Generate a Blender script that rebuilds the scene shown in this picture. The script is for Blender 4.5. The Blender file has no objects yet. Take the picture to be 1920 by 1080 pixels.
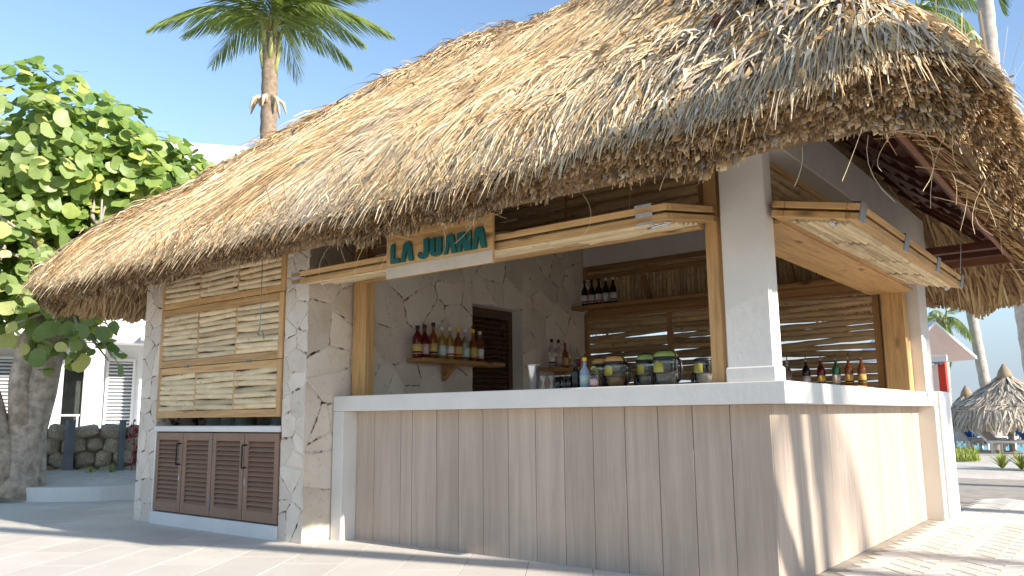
import bpy, bmesh, math, random
import numpy as np
from mathutils import Matrix, Vector
R = random.Random(7)
rng = np.random.default_rng(11)
sc = bpy.context.scene
col = sc.collection

# ------------------------------------------------------------------ camera
F_PX = 1501.5
YAW, PITCH, ROLL = 0.6626, 0.1594, -0.0100
CAM = Vector((1.4596, -4.167, 0.9265))
cy, sy, cp, sp = math.cos(YAW), math.sin(YAW), math.cos(PITCH), math.sin(PITCH)
fw = Vector((-sy*cp, cy*cp, sp)); rt = Vector((cy, sy, 0)); up = rt.cross(fw)
cr, sr = math.cos(ROLL), math.sin(ROLL)
rt, up = cr*rt + sr*up, -sr*rt + cr*up
cam_d = bpy.data.cameras.new('camera')
cam = bpy.data.objects.new('camera', cam_d); col.objects.link(cam)
cam.matrix_world = Matrix(((rt.x, up.x, -fw.x, CAM.x), (rt.y, up.y, -fw.y, CAM.y), (rt.z, up.z, -fw.z, CAM.z), (0, 0, 0, 1)))
cam_d.sensor_width = 36.0; cam_d.lens = F_PX/1920*36
cam_d.clip_start = 0.05; cam_d.clip_end = 6000
cam_d.dof.use_dof = True; cam_d.dof.focus_distance = 5.6; cam_d.dof.aperture_fstop = 7.0
sc.camera = cam
# ------------------------------------------------------------------ light
SUN_EL, SUN_AZ = math.radians(23.0), math.radians(-1.0)      # azimuth from +X towards +Y
w = bpy.data.worlds.new('World'); sc.world = w; w.use_nodes = True
nt = w.node_tree; nt.nodes.clear()
out = nt.nodes.new('ShaderNodeOutputWorld'); bg = nt.nodes.new('ShaderNodeBackground')
sky = nt.nodes.new('ShaderNodeTexSky'); sky.sky_type = 'NISHITA'; sky.sun_disc = False
sky.sun_elevation = SUN_EL; sky.sun_rotation = math.radians(90) - SUN_AZ
sky.air_density = 1.0; sky.dust_density = 0.12; sky.ozone_density = 1.5; sky.altitude = 0
bg.inputs['Strength'].default_value = 0.108
tc = nt.nodes.new('ShaderNodeTexCoord'); mp = nt.nodes.new('ShaderNodeMapping'); mp.inputs['Scale'].default_value = (1.0, 1.0, 3.2)
ns = nt.nodes.new('ShaderNodeTexNoise'); ns.inputs['Scale'].default_value = 2.6; ns.inputs['Detail'].default_value = 7; ns.inputs['Roughness'].default_value = 0.55
rp = nt.nodes.new('ShaderNodeValToRGB'); rp.color_ramp.elements[0].position = 0.52; rp.color_ramp.elements[1].position = 0.74
sx = nt.nodes.new('ShaderNodeSeparateXYZ'); mr = nt.nodes.new('ShaderNodeMapRange')
mr.inputs['From Min'].default_value = 0.42; mr.inputs['From Max'].default_value = 0.04; mr.inputs['To Min'].default_value = 0.03; mr.inputs['To Max'].default_value = 0.85
ml = nt.nodes.new('ShaderNodeMath'); ml.operation = 'MULTIPLY'
mx = nt.nodes.new('ShaderNodeMix'); mx.data_type = 'RGBA'; mx.inputs[7].default_value = (2.55, 2.66, 2.8, 1)
m1 = nt.nodes.new('ShaderNodeMix'); m1.data_type = 'RGBA'; m1.inputs[7].default_value = (1.55, 1.95, 2.5, 1)
r1 = nt.nodes.new('ShaderNodeMapRange'); r1.inputs['From Min'].default_value = 0.24; r1.inputs['From Max'].default_value = 0.02; r1.inputs['To Max'].default_value = 0.9; r1.interpolation_type = 'SMOOTHSTEP'
L = nt.links.new
L(tc.outputs['Generated'], mp.inputs[0]); L(mp.outputs[0], ns.inputs['Vector']); L(ns.outputs[0], rp.inputs[0])
L(tc.outputs['Generated'], sx.inputs[0]); L(sx.outputs[2], mr.inputs[0]); L(rp.outputs[0], ml.inputs[0]); L(mr.outputs[0], ml.inputs[1])
L(sx.outputs[2], r1.inputs[0]); L(r1.outputs[0], m1.inputs[0]); L(sky.outputs[0], m1.inputs[6]); L(m1.outputs[2], mx.inputs[6]); L(ml.outputs[0], mx.inputs[0]); L(mx.outputs[2], bg.inputs[0]); L(bg.outputs[0], out.inputs[0])
sd = bpy.data.lights.new('sun', 'SUN'); sd.energy = 3.5; sd.angle = math.radians(0.53); sd.color = (1.0, 0.94, 0.86)
sun = bpy.data.objects.new('sun', sd); col.objects.link(sun)
S = Vector((math.cos(SUN_EL)*math.cos(SUN_AZ), math.cos(SUN_EL)*math.sin(SUN_AZ), math.sin(SUN_EL)))
sun.rotation_euler = S.to_track_quat('Z', 'Y').to_euler(); sun.location = (20, -5, 20)
vs = sc.view_settings; vs.view_transform = 'Standard'; vs.look = 'None'; vs.gamma = 1; vs.use_curve_mapping = False
vs.exposure = 1.36
sc.render.engine = 'CYCLES'
sc.cycles.use_denoising = True; sc.cycles.max_bounces = 10; sc.cycles.transmission_bounces = 8; sc.cycles.transparent_max_bounces = 8
sc.cycles.sample_clamp_indirect = 6

# ------------------------------------------------------------------ helpers
WM = {}
def T(x, y, z): return Matrix.Translation((x, y, z))
def RZ(a): return Matrix.Rotation(a, 4, 'Z')
def link(o, parent=None, m=None):
    col.objects.link(o)
    m = m.copy() if m is not None else Matrix.Identity(4)
    WM[o.name] = m
    if parent is not None:
        o.parent = parent; o.matrix_basis = WM[parent.name].inverted() @ m
    else:
        o.matrix_basis = m
    return o
def tag(o, label=None, cat=None, group=None, kind=None):
    if label: o['label'] = label
    if cat: o['category'] = cat
    if group: o['group'] = group
    if kind: o['kind'] = kind
    return o
def thing(name, label, cat, loc=(0, 0, 0), rz=0, group=None):
    o = bpy.data.objects.new(name, None); o.empty_display_size = 0.1
    link(o, None, T(*loc) @ RZ(rz)); return tag(o, label, cat, group)
def mobj(name, me, mat, parent=None, m=None, smooth=False):
    if mat is not None and len(me.materials) == 0: me.materials.append(mat)
    if smooth: me.polygons.foreach_set('use_smooth', [True]*len(me.polygons))
    return link(bpy.data.objects.new(name, me), parent, m)
def mesh(name, v, f):
    me = bpy.data.meshes.new(name); me.from_pydata([tuple(a) for a in v], [], [tuple(a) for a in f]); me.update(); return me
_bc = {}
def box_mesh(dx, dy, dz, b=0.004):
    k = (round(dx, 4), round(dy, 4), round(dz, 4), b)
    hx, hy, hz = dx/2, dy/2, dz/2; b = min(b, hx*.5, hy*.5, hz*.5)
    bm = bmesh.new()
    for s in (-1, 1):
        for t in (-1, 1):
            for u in (-1, 1):
                if b > 0:
                    bm.verts.new((s*hx, t*(hy-b), u*(hz-b))); bm.verts.new((s*(hx-b), t*hy, u*(hz-b))); bm.verts.new((s*(hx-b), t*(hy-b), u*hz))
                else: bm.verts.new((s*hx, t*hy, u*hz))
    bmesh.ops.convex_hull(bm, input=bm.verts[:])
    bmesh.ops.dissolve_limit(bm, angle_limit=0.01, verts=bm.verts[:], edges=bm.edges[:])
    bmesh.ops.recalc_face_normals(bm, faces=bm.faces[:])
    me = bpy.data.meshes.new('box'); bm.to_mesh(me); bm.free(); return me
def box(name, lo, hi, mat, parent=None, b=0.004, pre=None):
    d = [hi[i]-lo[i] for i in range(3)]; c = [(hi[i]+lo[i])/2 for i in range(3)]
    mats = mat
    if callable(mat): mats = mat('xyz'[int(np.argmax(d))])
    key = (tuple(round(a, 4) for a in d), b, mats.name)
    if key not in _bc:
        _bc[key] = box_mesh(*d, b); _bc[key].materials.append(mats)
    m = T(*c)
    if pre is not None: m = pre @ m
    return link(bpy.data.objects.new(name, _bc[key]), parent, m)
def obox(name, center, dims, rot, mat, parent=None, b=0.004):
    me = box_mesh(*dims, b)
    if callable(mat): mat = mat('xyz'[int(np.argmax(dims))])
    return mobj(name, me, mat, parent, T(*center) @ rot)
def lathe_mesh(prof, n=20):
    v = []; f = []
    for (r, z) in prof:
        for i in range(n):
            a = 2*math.pi*i/n; v.append((r*math.cos(a), r*math.sin(a), z))
    for j in range(len(prof)-1):
        for i in range(n):
            k = (i+1) % n; f.append((j*n+i, j*n+k, (j+1)*n+k, (j+1)*n+i))
    if prof[0][0] > 1e-4: f.append(tuple(range(n-1, -1, -1)))
    if prof[-1][0] > 1e-4: f.append(tuple((len(prof)-1)*n+i for i in range(n)))
    me = mesh('lathe', v, f)
    me.polygons.foreach_set('use_smooth', [len(p.vertices) == 4 for p in me.polygons]); return me
def tube_data(pts, rad, n=8, cap=True):
    v = []; f = []; pts = [Vector(p) for p in pts]; ref = None
    for j, p in enumerate(pts):
        d = (pts[min(j+1, len(pts)-1)] - pts[max(j-1, 0)]).normalized()
        if ref is None: ref = Vector((0, 0, 1)).cross(d) if abs(d.z) < .9 else Vector((1, 0, 0)).cross(d)
        ref = (ref - d*ref.dot(d)).normalized(); q = d.cross(ref)
        r = rad[j] if hasattr(rad, '__len__') else rad
        for i in range(n):
            a = 2*math.pi*i/n; v.append(p + ref*(r*math.cos(a)) + q*(r*math.sin(a)))
    for j in range(len(pts)-1):
        for i in range(n):
            k = (i+1) % n; f.append((j*n+i, j*n+k, (j+1)*n+k, (j+1)*n+i))
    if cap: f.append(tuple(range(n-1, -1, -1))); f.append(tuple((len(pts)-1)*n+i for i in range(n)))
    return v, f
def tube(name, pts, rad, mat, parent=None, n=8, smooth=True):
    v, f = tube_data(pts, rad, n); return mobj(name, mesh(name, v, f), mat, parent, None if parent is None else Matrix.Identity(4), smooth)
class MB:
    def __init__(s): s.v = []; s.f = []
    def add(s, v, f):
        o = len(s.v); s.v += list(v); s.f += [tuple(i+o for i in q) for q in f]
    def box(s, lo, hi):
        x0, y0, z0 = lo; x1, y1, z1 = hi
        s.add([(x0,y0,z0),(x1,y0,z0),(x1,y1,z0),(x0,y1,z0),(x0,y0,z1),(x1,y0,z1),(x1,y1,z1),(x0,y1,z1)],
              [(0,3,2,1),(4,5,6,7),(0,1,5,4),(1,2,6,5),(2,3,7,6),(3,0,4,7)])
    def tube(s, p, r, n=6): s.add(*tube_data(p, r, n))
    def build(s, name, mat, parent=None, m=None, smooth=False): return mobj(name, mesh(name, s.v, s.f), mat, parent, m, smooth)
def copy_tree(o, parent=None, m=None):
    c = o.copy(); col.objects.link(c)
    if parent is not None:
        c.parent = parent; WM[c.name] = WM[parent.name] @ o.matrix_basis
    else:
        c.matrix_basis = m; WM[c.name] = m.copy()
    for ch in list(o.children): copy_tree(ch, c)
    return c

# ------------------------------------------------------------------ materials
def newmat(name):
    m = bpy.data.materials.new(name); m.use_nodes = True; t = m.node_tree
    return m, t, t.nodes['Principled BSDF']
def N(t, kind, **kw):
    n = t.nodes.new(kind)
    for k, v in kw.items():
        if k in n.inputs: n.inputs[k].default_value = v
        else: setattr(n, k, v)
    return n
def coords(t, scale=(1, 1, 1), obj=True, rand=True):
    tcn = N(t, 'ShaderNodeTexCoord'); geo = N(t, 'ShaderNodeNewGeometry')
    mpn = N(t, 'ShaderNodeMapping'); mpn.inputs['Scale'].default_value = scale
    src = tcn.outputs['Object'] if obj else geo.outputs['Position']
    if rand and obj:
        oi = N(t, 'ShaderNodeObjectInfo'); ad = N(t, 'ShaderNodeVectorMath', operation='MULTIPLY_ADD')
        ad.inputs[1].default_value = (37, 53, 71)
        cb = N(t, 'ShaderNodeCombineXYZ')
        for i in range(3): t.links.new(oi.outputs['Random'], cb.inputs[i])
        t.links.new(cb.outputs[0], ad.inputs[0]); t.links.new(src, ad.inputs[2]); src = ad.outputs[0]
    t.links.new(src, mpn.inputs[0]); return mpn.outputs[0]
def ramp(t, src, stops):
    r = N(t, 'ShaderNodeValToRGB'); e = r.color_ramp.elements
    while len(e) < len(stops): e.new(0.5)
    for i, (p, c) in enumerate(stops): e[i].position = p; e[i].color = (*c, 1) if len(c) == 3 else c
    t.links.new(src, r.inputs[0]); return r.outputs[0]
def mixc(t, a, b, fac, mode='MIX'):
    m = N(t, 'ShaderNodeMix', data_type='RGBA', blend_type=mode)
    for s, i in ((a, 6), (b, 7), (fac, 0)):
        if hasattr(s, 'links'): t.links.new(s, m.inputs[i])
        else: m.inputs[i].default_value = (*s, 1) if hasattr(s, '__len__') else s
    return m.outputs[2]
def bump(t, bs, h, st=0.3, dist=0.01):
    b = N(t, 'ShaderNodeBump'); b.inputs['Strength'].default_value = st; b.inputs['Distance'].default_value = dist
    t.links.new(h, b.inputs['Height']); t.links.new(b.outputs[0], bs.inputs['Normal'])
def noise(t, v, scale, detail=5, rough=0.6, dist=0):
    n = N(t, 'ShaderNodeTexNoise', Scale=scale, Detail=detail, Roughness=rough, Distortion=dist); t.links.new(v, n.inputs['Vector']); return n.outputs[0]
def plain(name, c, rough=0.6, var=0.12, scale=6, bmp=0.15, metal=0, obj=True, rv=0.0, spec=0.4):
    m, t, b = newmat(name); v = coords(t, obj=obj)
    n1 = noise(t, v, scale); n2 = noise(t, v, scale*9, 3)
    c0 = tuple(x*(1-var) for x in c); c1 = tuple(min(1, x*(1+var)) for x in c)
    cc = ramp(t, n1, [(0.3, c0), (0.7, c1)])
    if rv:
        oi = N(t, 'ShaderNodeObjectInfo'); rr = ramp(t, oi.outputs['Random'], [(0, (1-rv,)*3), (1, (1+rv,)*3)]); cc = mixc(t, cc, rr, 1.0, 'MULTIPLY')
    t.links.new(cc, b.inputs['Base Color']); b.inputs['Roughness'].default_value = rough; b.inputs['Metallic'].default_value = metal
    b.inputs['Specular IOR Level'].default_value = spec
    if bmp: bump(t, b, n2, bmp, 0.006)
    return m
_wc = {}
def wood(name, c, dark, rv=0.15, knots=True, rough=0.55, gs=1.0, st=0.8):
    def get(ax):
        k = (name, ax)
        if k in _wc: return _wc[k]
        m, t, b = newmat(name + '_' + ax)
        s = [16*gs]*3; s['xyz'.index(ax)] = 0.9*gs
        v = coords(t, s); n1 = noise(t, v, 1.6, 6, 0.6, 0.6); n2 = noise(t, v, 7, 4, 0.6)
        cc = ramp(t, n1, [(0.32, dark), (0.5, c), (0.7, tuple(min(1, x*1.18) for x in c))])
        cc = mixc(t, cc, ramp(t, n2, [(0.35, (st,)*3), (0.6, (1.05,)*3)]), 0.7, 'MULTIPLY')
        if knots:
            s2 = [5]*3; s2['xyz'.index(ax)] = 1.6
            vo = N(t, 'ShaderNodeTexVoronoi', Scale=1.3); t.links.new(coords(t, s2), vo.inputs['Vector'])
            kf = ramp(t, vo.outputs['Distance'], [(0.05, (1,)*3), (0.17, (0,)*3)])
            cc = mixc(t, cc, tuple(x*0.45 for x in dark), kf)
        oi = N(t, 'ShaderNodeObjectInfo'); cc = mixc(t, cc, ramp(t, oi.outputs['Random'], [(0, (1-rv,)*3), (1, (1+rv*.6,)*3)]), 1.0, 'MULTIPLY')
        t.links.new(cc, b.inputs['Base Color']); b.inputs['Roughness'].default_value = rough; b.inputs['Specular IOR Level'].default_value = 0.3
        bump(t, b, n2, 0.25, 0.004)
        _wc[k] = m; return m
    return get
PINE = wood('pine', (0.60, 0.365, 0.155), (0.45, 0.25, 0.09))
PINE_OLD = wood('shelf_wood', (0.40, 0.22, 0.085), (0.26, 0.125, 0.045))
OAK = wood('grey_oak', (0.485, 0.385, 0.305), (0.455, 0.355, 0.275), rv=0.12, knots=False, gs=0.5, st=0.93)
MAHOG = wood('dark_red_wood', (0.10, 0.035, 0.022), (0.06, 0.02, 0.014), knots=False)
FASCIA = wood('brown_fascia', (0.27, 0.115, 0.06), (0.19, 0.075, 0.04), knots=False)
BROWN = plain('brown_paint', (0.255, 0.15, 0.095), 0.5, 0.08, 5, 0.08, rv=0.08)
DOORB = plain('dark_brown_paint', (0.085, 0.042, 0.024), 0.5, 0.1, 5, 0.1)
WHITE = plain('white_render', (0.75, 0.715, 0.66), 0.75, 0.06, 3.1, 0.22)
WHITEW = plain('white_wall', (0.80, 0.79, 0.77), 0.7, 0.04, 1.5, 0.1)
CREAM = plain('cream_render', (0.70, 0.655, 0.57), 0.7, 0.04, 2.0, 0.12)
BLACK = plain('black_plastic', (0.012, 0.012, 0.013), 0.35, 0.1, 8, 0)
STEEL = plain('steel', (0.62, 0.63, 0.64), 0.22, 0.1, 12, 0.03, metal=1)
GALV = plain('galvanised_steel', (0.34, 0.35, 0.365), 0.4, 0.15, 30, 0.05, metal=0.7)
TEAL = plain('teal_paint', (0.010, 0.115, 0.105), 0.5, 0.1, 8, 0.05)
RED = plain('red_paint', (0.62, 0.045, 0.025), 0.5, 0.1, 5, 0.05)
BLUE = plain('blue_fabric', (0.02, 0.12, 0.42), 0.8, 0.12, 9, 0.1)
GREYM = plain('grey_metal', (0.15, 0.165, 0.18), 0.5, 0.1, 6, 0.08)
ROCK = plain('coral_rock', (0.44, 0.36, 0.27), 0.9, 0.4, 7, 0.9, rv=0.25)
BARK = plain('tree_bark', (0.47, 0.385, 0.30), 0.9, 0.42, 11, 1.0)
PALMBARK = plain('palm_bark', (0.42, 0.375, 0.32), 0.9, 0.25, 9, 0.6)

def stone_mat():
    m, t, b = newmat('coral_stone'); v = coords(t)
    n1 = noise(t, v, 2.3, 6, 0.62); n2 = noise(t, v, 22, 5, 0.7); n3 = noise(t, v, 7, 4, .6)
    cc = ramp(t, n1, [(0.28, (0.60, 0.52, 0.425)), (0.5, (0.71, 0.64, 0.545)), (0.75, (0.78, 0.73, 0.655))])
    cc = mixc(t, cc, (0.42, 0.34, 0.26), ramp(t, n2, [(0.58, (0,)*3), (0.72, (0.6,)*3)])); cc = mixc(t, cc, (0.62, 0.47, 0.36), ramp(t, noise(t, v, 1.1, 3), [(0.5, (0,)*3), (0.75, (0.45,)*3)]))
    oi = N(t, 'ShaderNodeObjectInfo')
    cc = mixc(t, cc, ramp(t, oi.outputs['Random'], [(0, (0.86, 0.83, 0.79)), (0.5, (1, 0.98, 0.96)), (1, (1.07, 1.04, 1.0))]), 1.0, 'MULTIPLY')
    t.links.new(cc, b.inputs['Base Color']); b.inputs['Roughness'].default_value = 0.85
    h = mixc(t, n2, n3, 0.5); bump(t, b, h, 0.8, 0.012); return m
STONE = stone_mat()
def mortar_mat():
    m, t, b = newmat('mortar'); v = coords(t, obj=False)
    n1 = noise(t, v, 9, 4, 0.7); n2 = noise(t, v, 60, 3)
    cc = ramp(t, n1, [(0.37, (0.045, 0.034, 0.026)), (0.44, (0.36, 0.29, 0.22)), (0.49, (0.68, 0.60, 0.50))])
    t.links.new(cc, b.inputs['Base Color']); b.inputs['Roughness'].default_value = 0.95; bump(t, b, n2, 0.6, 0.01); return m
MORTAR = mortar_mat()
def thatch_mat(name, stops, attr=True, rough=0.75):
    m, t, b = newmat(name)
    if attr:
        a = N(t, 'ShaderNodeAttribute', attribute_name='tint'); g = N(t, 'ShaderNodeAttribute', attribute_name='grey')
        cc = ramp(t, a.outputs['Fac'], stops)
        cc = mixc(t, cc, mixc(t, cc, (0.36, 0.335, 0.31), 0.8), g.outputs['Fac'])
        t.links.new(cc, b.inputs['Base Color'])
    else:
        v = coords(t, (1, 1, 1), obj=False); n = noise(t, v, 14, 5, 0.7)
        t.links.new(ramp(t, n, stops), b.inputs['Base Color']); bump(t, b, n, 0.8, 0.03)
    b.inputs['Roughness'].default_value = rough; b.inputs['Specular IOR Level'].default_value = 0.25
    return m
TH = [(0.0, (0.16, 0.10, 0.055)), (0.25, (0.36, 0.22, 0.105)), (0.5, (0.62, 0.43, 0.22)), (0.75, (0.78, 0.59, 0.335)), (1.0, (0.86, 0.72, 0.50))]
THATCH = thatch_mat('thatch_straw', TH)
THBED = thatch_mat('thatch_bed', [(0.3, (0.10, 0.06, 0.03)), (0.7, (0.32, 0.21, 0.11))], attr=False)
THPAL = thatch_mat('palapa_straw', [(0, (0.30, 0.23, 0.155)), (0.5, (0.60, 0.49, 0.36)), (1, (0.78, 0.67, 0.53))])
def leaf_mat(name, c0, c1, tr=0.35, attr=False):
    m, t, b = newmat(name)
    oi = N(t, 'ShaderNodeObjectInfo'); src = oi.outputs['Random']
    if attr:
        a = N(t, 'ShaderNodeAttribute', attribute_name='tint'); src = a.outputs['Fac']
    v = coords(t); n = noise(t, v, 9, 4)
    cc = ramp(t, src, [(0, c0), (0.85, c1), (1.0, tuple(min(1, x*1.5) for x in (c1[0]*1.25, c1[1], c1[2])))])
    cc = mixc(t, cc, ramp(t, n, [(0.3, (0.75,)*3), (0.7, (1.15,)*3)]), 1.0, 'MULTIPLY')
    t.links.new(cc, b.inputs['Base Color']); b.inputs['Roughness'].default_value = 0.45
    tl = N(t, 'ShaderNodeBsdfTranslucent'); t.links.new(mixc(t, cc, (1.25, 1.3, 0.5), 1.0, 'MULTIPLY'), tl.inputs[0])
    ms = N(t, 'ShaderNodeMixShader'); ms.inputs[0].default_value = tr
    t.links.new(b.outputs[0], ms.inputs[1]); t.links.new(tl.outputs[0], ms.inputs[2]); t.links.new(ms.outputs[0], t.nodes['Material Output'].inputs[0])
    return m
LEAF = leaf_mat('sea_grape_leaf', (0.17, 0.26, 0.065), (0.38, 0.45, 0.17))
LEAFM = leaf_mat('sea_grape_leaf_mass', (0.12, 0.22, 0.04), (0.32, 0.41, 0.11), attr=True)
FROND = leaf_mat('palm_frond_leaf', (0.11, 0.18, 0.04), (0.31, 0.37, 0.11), 0.3, attr=True)
GRASS = leaf_mat('grass_blade', (0.16, 0.22, 0.04), (0.34, 0.38, 0.09), 0.3, attr=True)
BOUG = plain('bougainvillea', (0.42, 0.02, 0.06), 0.7, 0.2, 8, 0)
def glass(name, c, rough=0.03, tr=1.0, alpha=None):
    m, t, b = newmat(name); b.inputs['Base Color'].default_value = (*c, 1); b.inputs['Roughness'].default_value = rough
    b.inputs['Transmission Weight'].default_value = tr; b.inputs['IOR'].default_value = 1.45; return m
G_CLEAR = glass('clear_glass', (0.93, 0.95, 0.94))
G_AMBER = glass('amber_glass', (0.33, 0.11, 0.035), tr=0.55); G_RED = glass('dark_red_glass', (0.17, 0.015, 0.012), tr=0.45)
G_GOLD = glass('golden_glass', (0.60, 0.42, 0.12), tr=0.7); G_DARK = glass('black_glass', (0.012, 0.010, 0.012), tr=0.0); G_BLUE = glass('pale_blue_glass', (0.45, 0.58, 0.75), tr=0.4)
G_GREEN = glass('green_glass', (0.05, 0.20, 0.09), tr=0.4)
def flat(n, c, r=0.5): return plain(n, c, r, 0.08, 40, 0)
L_YEL = flat('yellow_label', (0.62, 0.43, 0.12)); L_WHT = flat('white_label', (0.72, 0.70, 0.66)); L_PNK = flat('pink_label', (0.62, 0.42, 0.44)); L_AQU = flat('aqua_label', (0.50, 0.64, 0.60)); L_RED = flat('red_label', (0.5, 0.05, 0.06))
C_BLK = flat('black_cap', (0.02, 0.02, 0.022)); C_YEL = flat('yellow_cap', (0.75, 0.52, 0.05)); C_WHT = flat('white_cap', (0.7, 0.68, 0.62)); C_ORG = flat('orange_lid', (0.50, 0.27, 0.09)); C_GRN = flat('lime_lid', (0.27, 0.35, 0.09)); STK = flat('yellow_sticker', (.45, .42, .08)); C_RED = flat('red_cap', (0.5, 0.04, 0.03))

# ------------------------------------------------------------------ setting: ground, paving, sea
def sand_mat():
    m, t, b = newmat('pale_sand'); v = coords(t, obj=False)
    n1 = noise(t, v, 0.7, 6, .6); n2 = noise(t, v, 9, 6, .65); n3 = noise(t, v, 120, 3)
    cc = ramp(t, n1, [(0.3, (0.57, 0.51, 0.42)), (0.7, (0.70, 0.64, 0.55))])
    cc = mixc(t, cc, ramp(t, n2, [(0.35, (0.82,)*3), (0.6, (1.04,)*3)]), 0.8, 'MULTIPLY')
    t.links.new(cc, b.inputs['Base Color']); b.inputs['Roughness'].default_value = 0.95; bump(t, b, mixc(t, n2, n3, 0.3), 0.5, 0.03); return m
SAND = sand_mat()
def paver_mat():
    m, t, b = newmat('pale_paving_stone'); v = coords(t, obj=False)
    n1 = noise(t, v, 1.1, 6, .62); n2 = noise(t, v, 7, 6, .7); n3 = noise(t, v, 70, 4)
    cc = ramp(t, n1, [(0.3, (0.64, 0.575, 0.485)), (0.7, (0.75, 0.69, 0.605))])
    cc = mixc(t, cc, (0.50, 0.40, 0.28), ramp(t, n2, [(0.60, (0,)*3), (0.82, (0.5,)*3)]))
    oi = N(t, 'ShaderNodeObjectInfo'); cc = mixc(t, cc, ramp(t, oi.outputs['Random'], [(0, (0.93,)*3), (1, (1.04,)*3)]), 1.0, 'MULTIPLY')
    t.links.new(cc, b.inputs['Base Color']); b.inputs['Roughness'].default_value = 0.85; bump(t, b, mixc(t, n2, n3, 0.5), 0.35, 0.008); return m
PAVER = paver_mat()
JOINT = plain('sandy_joint', (0.40, 0.35, 0.28), 0.95, 0.3, 8, 0.4, obj=False)
SLJ = plain('slab_joint', (0.40, 0.35, 0.285), 0.95, 0.2, 5, 0.4, obj=False)

def sheet(name, x0, x1, y0, y1, z, mat, nx=1, ny=1, zf=None):
    v = []; f = []
    for j in range(ny+1):
        for i in range(nx+1):
            x = x0+(x1-x0)*i/nx; y = y0+(y1-y0)*j/ny; v.append((x, y, z + (zf(x, y) if zf else 0)))
    for j in range(ny):
        for i in range(nx):
            a = j*(nx+1)+i; f.append((a, a+1, a+nx+2, a+nx+1))
    return tag(mobj(name, mesh(name, v, f), mat), kind='structure')
def shore(x, y):            # the beach falls to the sea behind the bar
    return -0.030 - 0.75*max(0, min(1, (y-20)/14.0))
gx = [-3000, -600, -120, -60] + list(np.linspace(-40, 40, 81)) + [60, 120, 600, 3000]
gy = [-3000, -500, -100] + list(np.linspace(-40, 60, 101)) + [90, 300, 3000]
gv = [(x, y, shore(x, y) + (0.03*math.sin(x*1.3+y*.7)*math.sin(y*1.1-x*.4) - 0.03 if y > 6.2 or x > 6 else -0.02)) for y in gy for x in gx]
nxg = len(gx)
gf = [(j*nxg+i, j*nxg+i+1, (j+1)*nxg+i+1, (j+1)*nxg+i) for j in range(len(gy)-1) for i in range(nxg-1)]
tag(mobj('ground', mesh('ground', gv, gf), SAND, smooth=True), kind='structure')
def sea_mat():
    m, t, b = newmat('turquoise_sea'); v = coords(t, (1, 1, 1), obj=False)
    n1 = noise(t, v, 0.05, 4); n2 = noise(t, v, 1.6, 5)
    t.links.new(ramp(t, n1, [(0.35, (0.06, 0.33, 0.36)), (0.65, (0.14, 0.46, 0.46))]), b.inputs['Base Color'])
    b.inputs['Roughness'].default_value = 0.25; bump(t, b, n2, 0.5, 0.15); return m
sheet('sea', -3500, 3500, 24, 5000, -0.42, sea_mat())

paving = sheet('paving', -14, 7, -12, 9.0, 0.0015, SLJ)
# large irregular slabs on the left and front, laid on a turned grid
SLA = math.radians(124)
ua = Vector((math.cos(SLA), math.sin(SLA))); ub = Vector((-ua.y, ua.x))
slab_meshes = {}
n_sl = 0
slab_list = []
for j in range(-40, 60):
    wv = 0.40
    for i in range(-24, 24):
        lv = 0.80; off = (j % 2)*0.40 + ((j*37) % 5)*0.05
        c = ua*(i*lv+off) + ub*(j*wv)
        x, y = c.x, c.y
        if x > 0.3 or (x > -.1 and y > .05) or x < -11.2 or (y > 0.66 and (x > -6.3 or y > 2.2)) or y < -3.4: 
            continue
        dpt = (Vector((x, y, 0))-CAM).dot(fw)
        if dpt < 1.2: continue
        slab_list.append((x, y))
slm = [box_mesh(0.7955, 0.3955, 0.03, 0.0008) for k in range(1)]
for me in slm: me.materials.append(PAVER)
slab_list.sort(key=lambda q: (q[0]-CAM.x)**2+(q[1]-CAM.y)**2)
for (x, y) in slab_list[:299]:
    link(bpy.data.objects.new('paving_slab', slm[0]), paving, T(x, y, -0.010+R.uniform(-.0006, .0006)) @ RZ(SLA))
# bed under the left apron (hidden joints): one broad apron strip up to the kerb
# herringbone bricks on the right
bw = 0.122; HB = []
for i in range(-60, 60):
    for j in range(-60, 60):
        c4 = (i-j) % 4
        if c4 == 0: cx, cyy, rot = (i+1)*bw, (j+.5)*bw, 0
        elif c4 == 3: cx, cyy, rot = (i+.5)*bw, (j+1)*bw, 1
        else: continue
        a = math.radians(45); x = cx*math.cos(a)-cyy*math.sin(a); y = cx*math.sin(a)+cyy*math.cos(a)+2.5
        if x < -0.12 or x > 3.2 or y < -0.9 or y > 6.0: continue
        v = Vector((x, y, 0))-CAM; dp = v.dot(fw)
        px = 960+F_PX*v.dot(rt)/dp; py = 540-F_PX*v.dot(up)/dp
        if px < 1380 or px > 2060 or py > 1150: continue
        HB.append((dp, x, y, rot))
HB.sort()
bme = box_mesh(2*bw-0.008, bw-0.008, 0.03, 0.004); bme.materials.append(PAVER)
for k, (dp, x, y, rot) in enumerate(HB[:300]):
    link(bpy.data.objects.new('brick', bme), paving, T(x, y, -0.009+R.uniform(-.001, .001)) @ RZ(math.radians(45+90*rot)))
mb = MB()
for dp, x, y, rot in HB[300:]:
    a = math.radians(45+90*rot); ca, sa = math.cos(a), math.sin(a); hx, hy = bw-.004, bw/2-.004
    q = [(x+p*ca-s_*sa, y+p*sa+s_*ca) for p, s_ in ((-hx, -hy), (hx, -hy), (hx, hy), (-hx, hy))]
    mb.add([(a_, b_, -.02) for a_, b_ in q]+[(a_, b_, .006) for a_, b_ in q], [(4,5,6,7),(0,1,5,4),(1,2,6,5),(2,3,7,6),(3,0,4,7)])
if mb.v: tag(mb.build('brick_field', PAVER, paving), kind='stuff')

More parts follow.
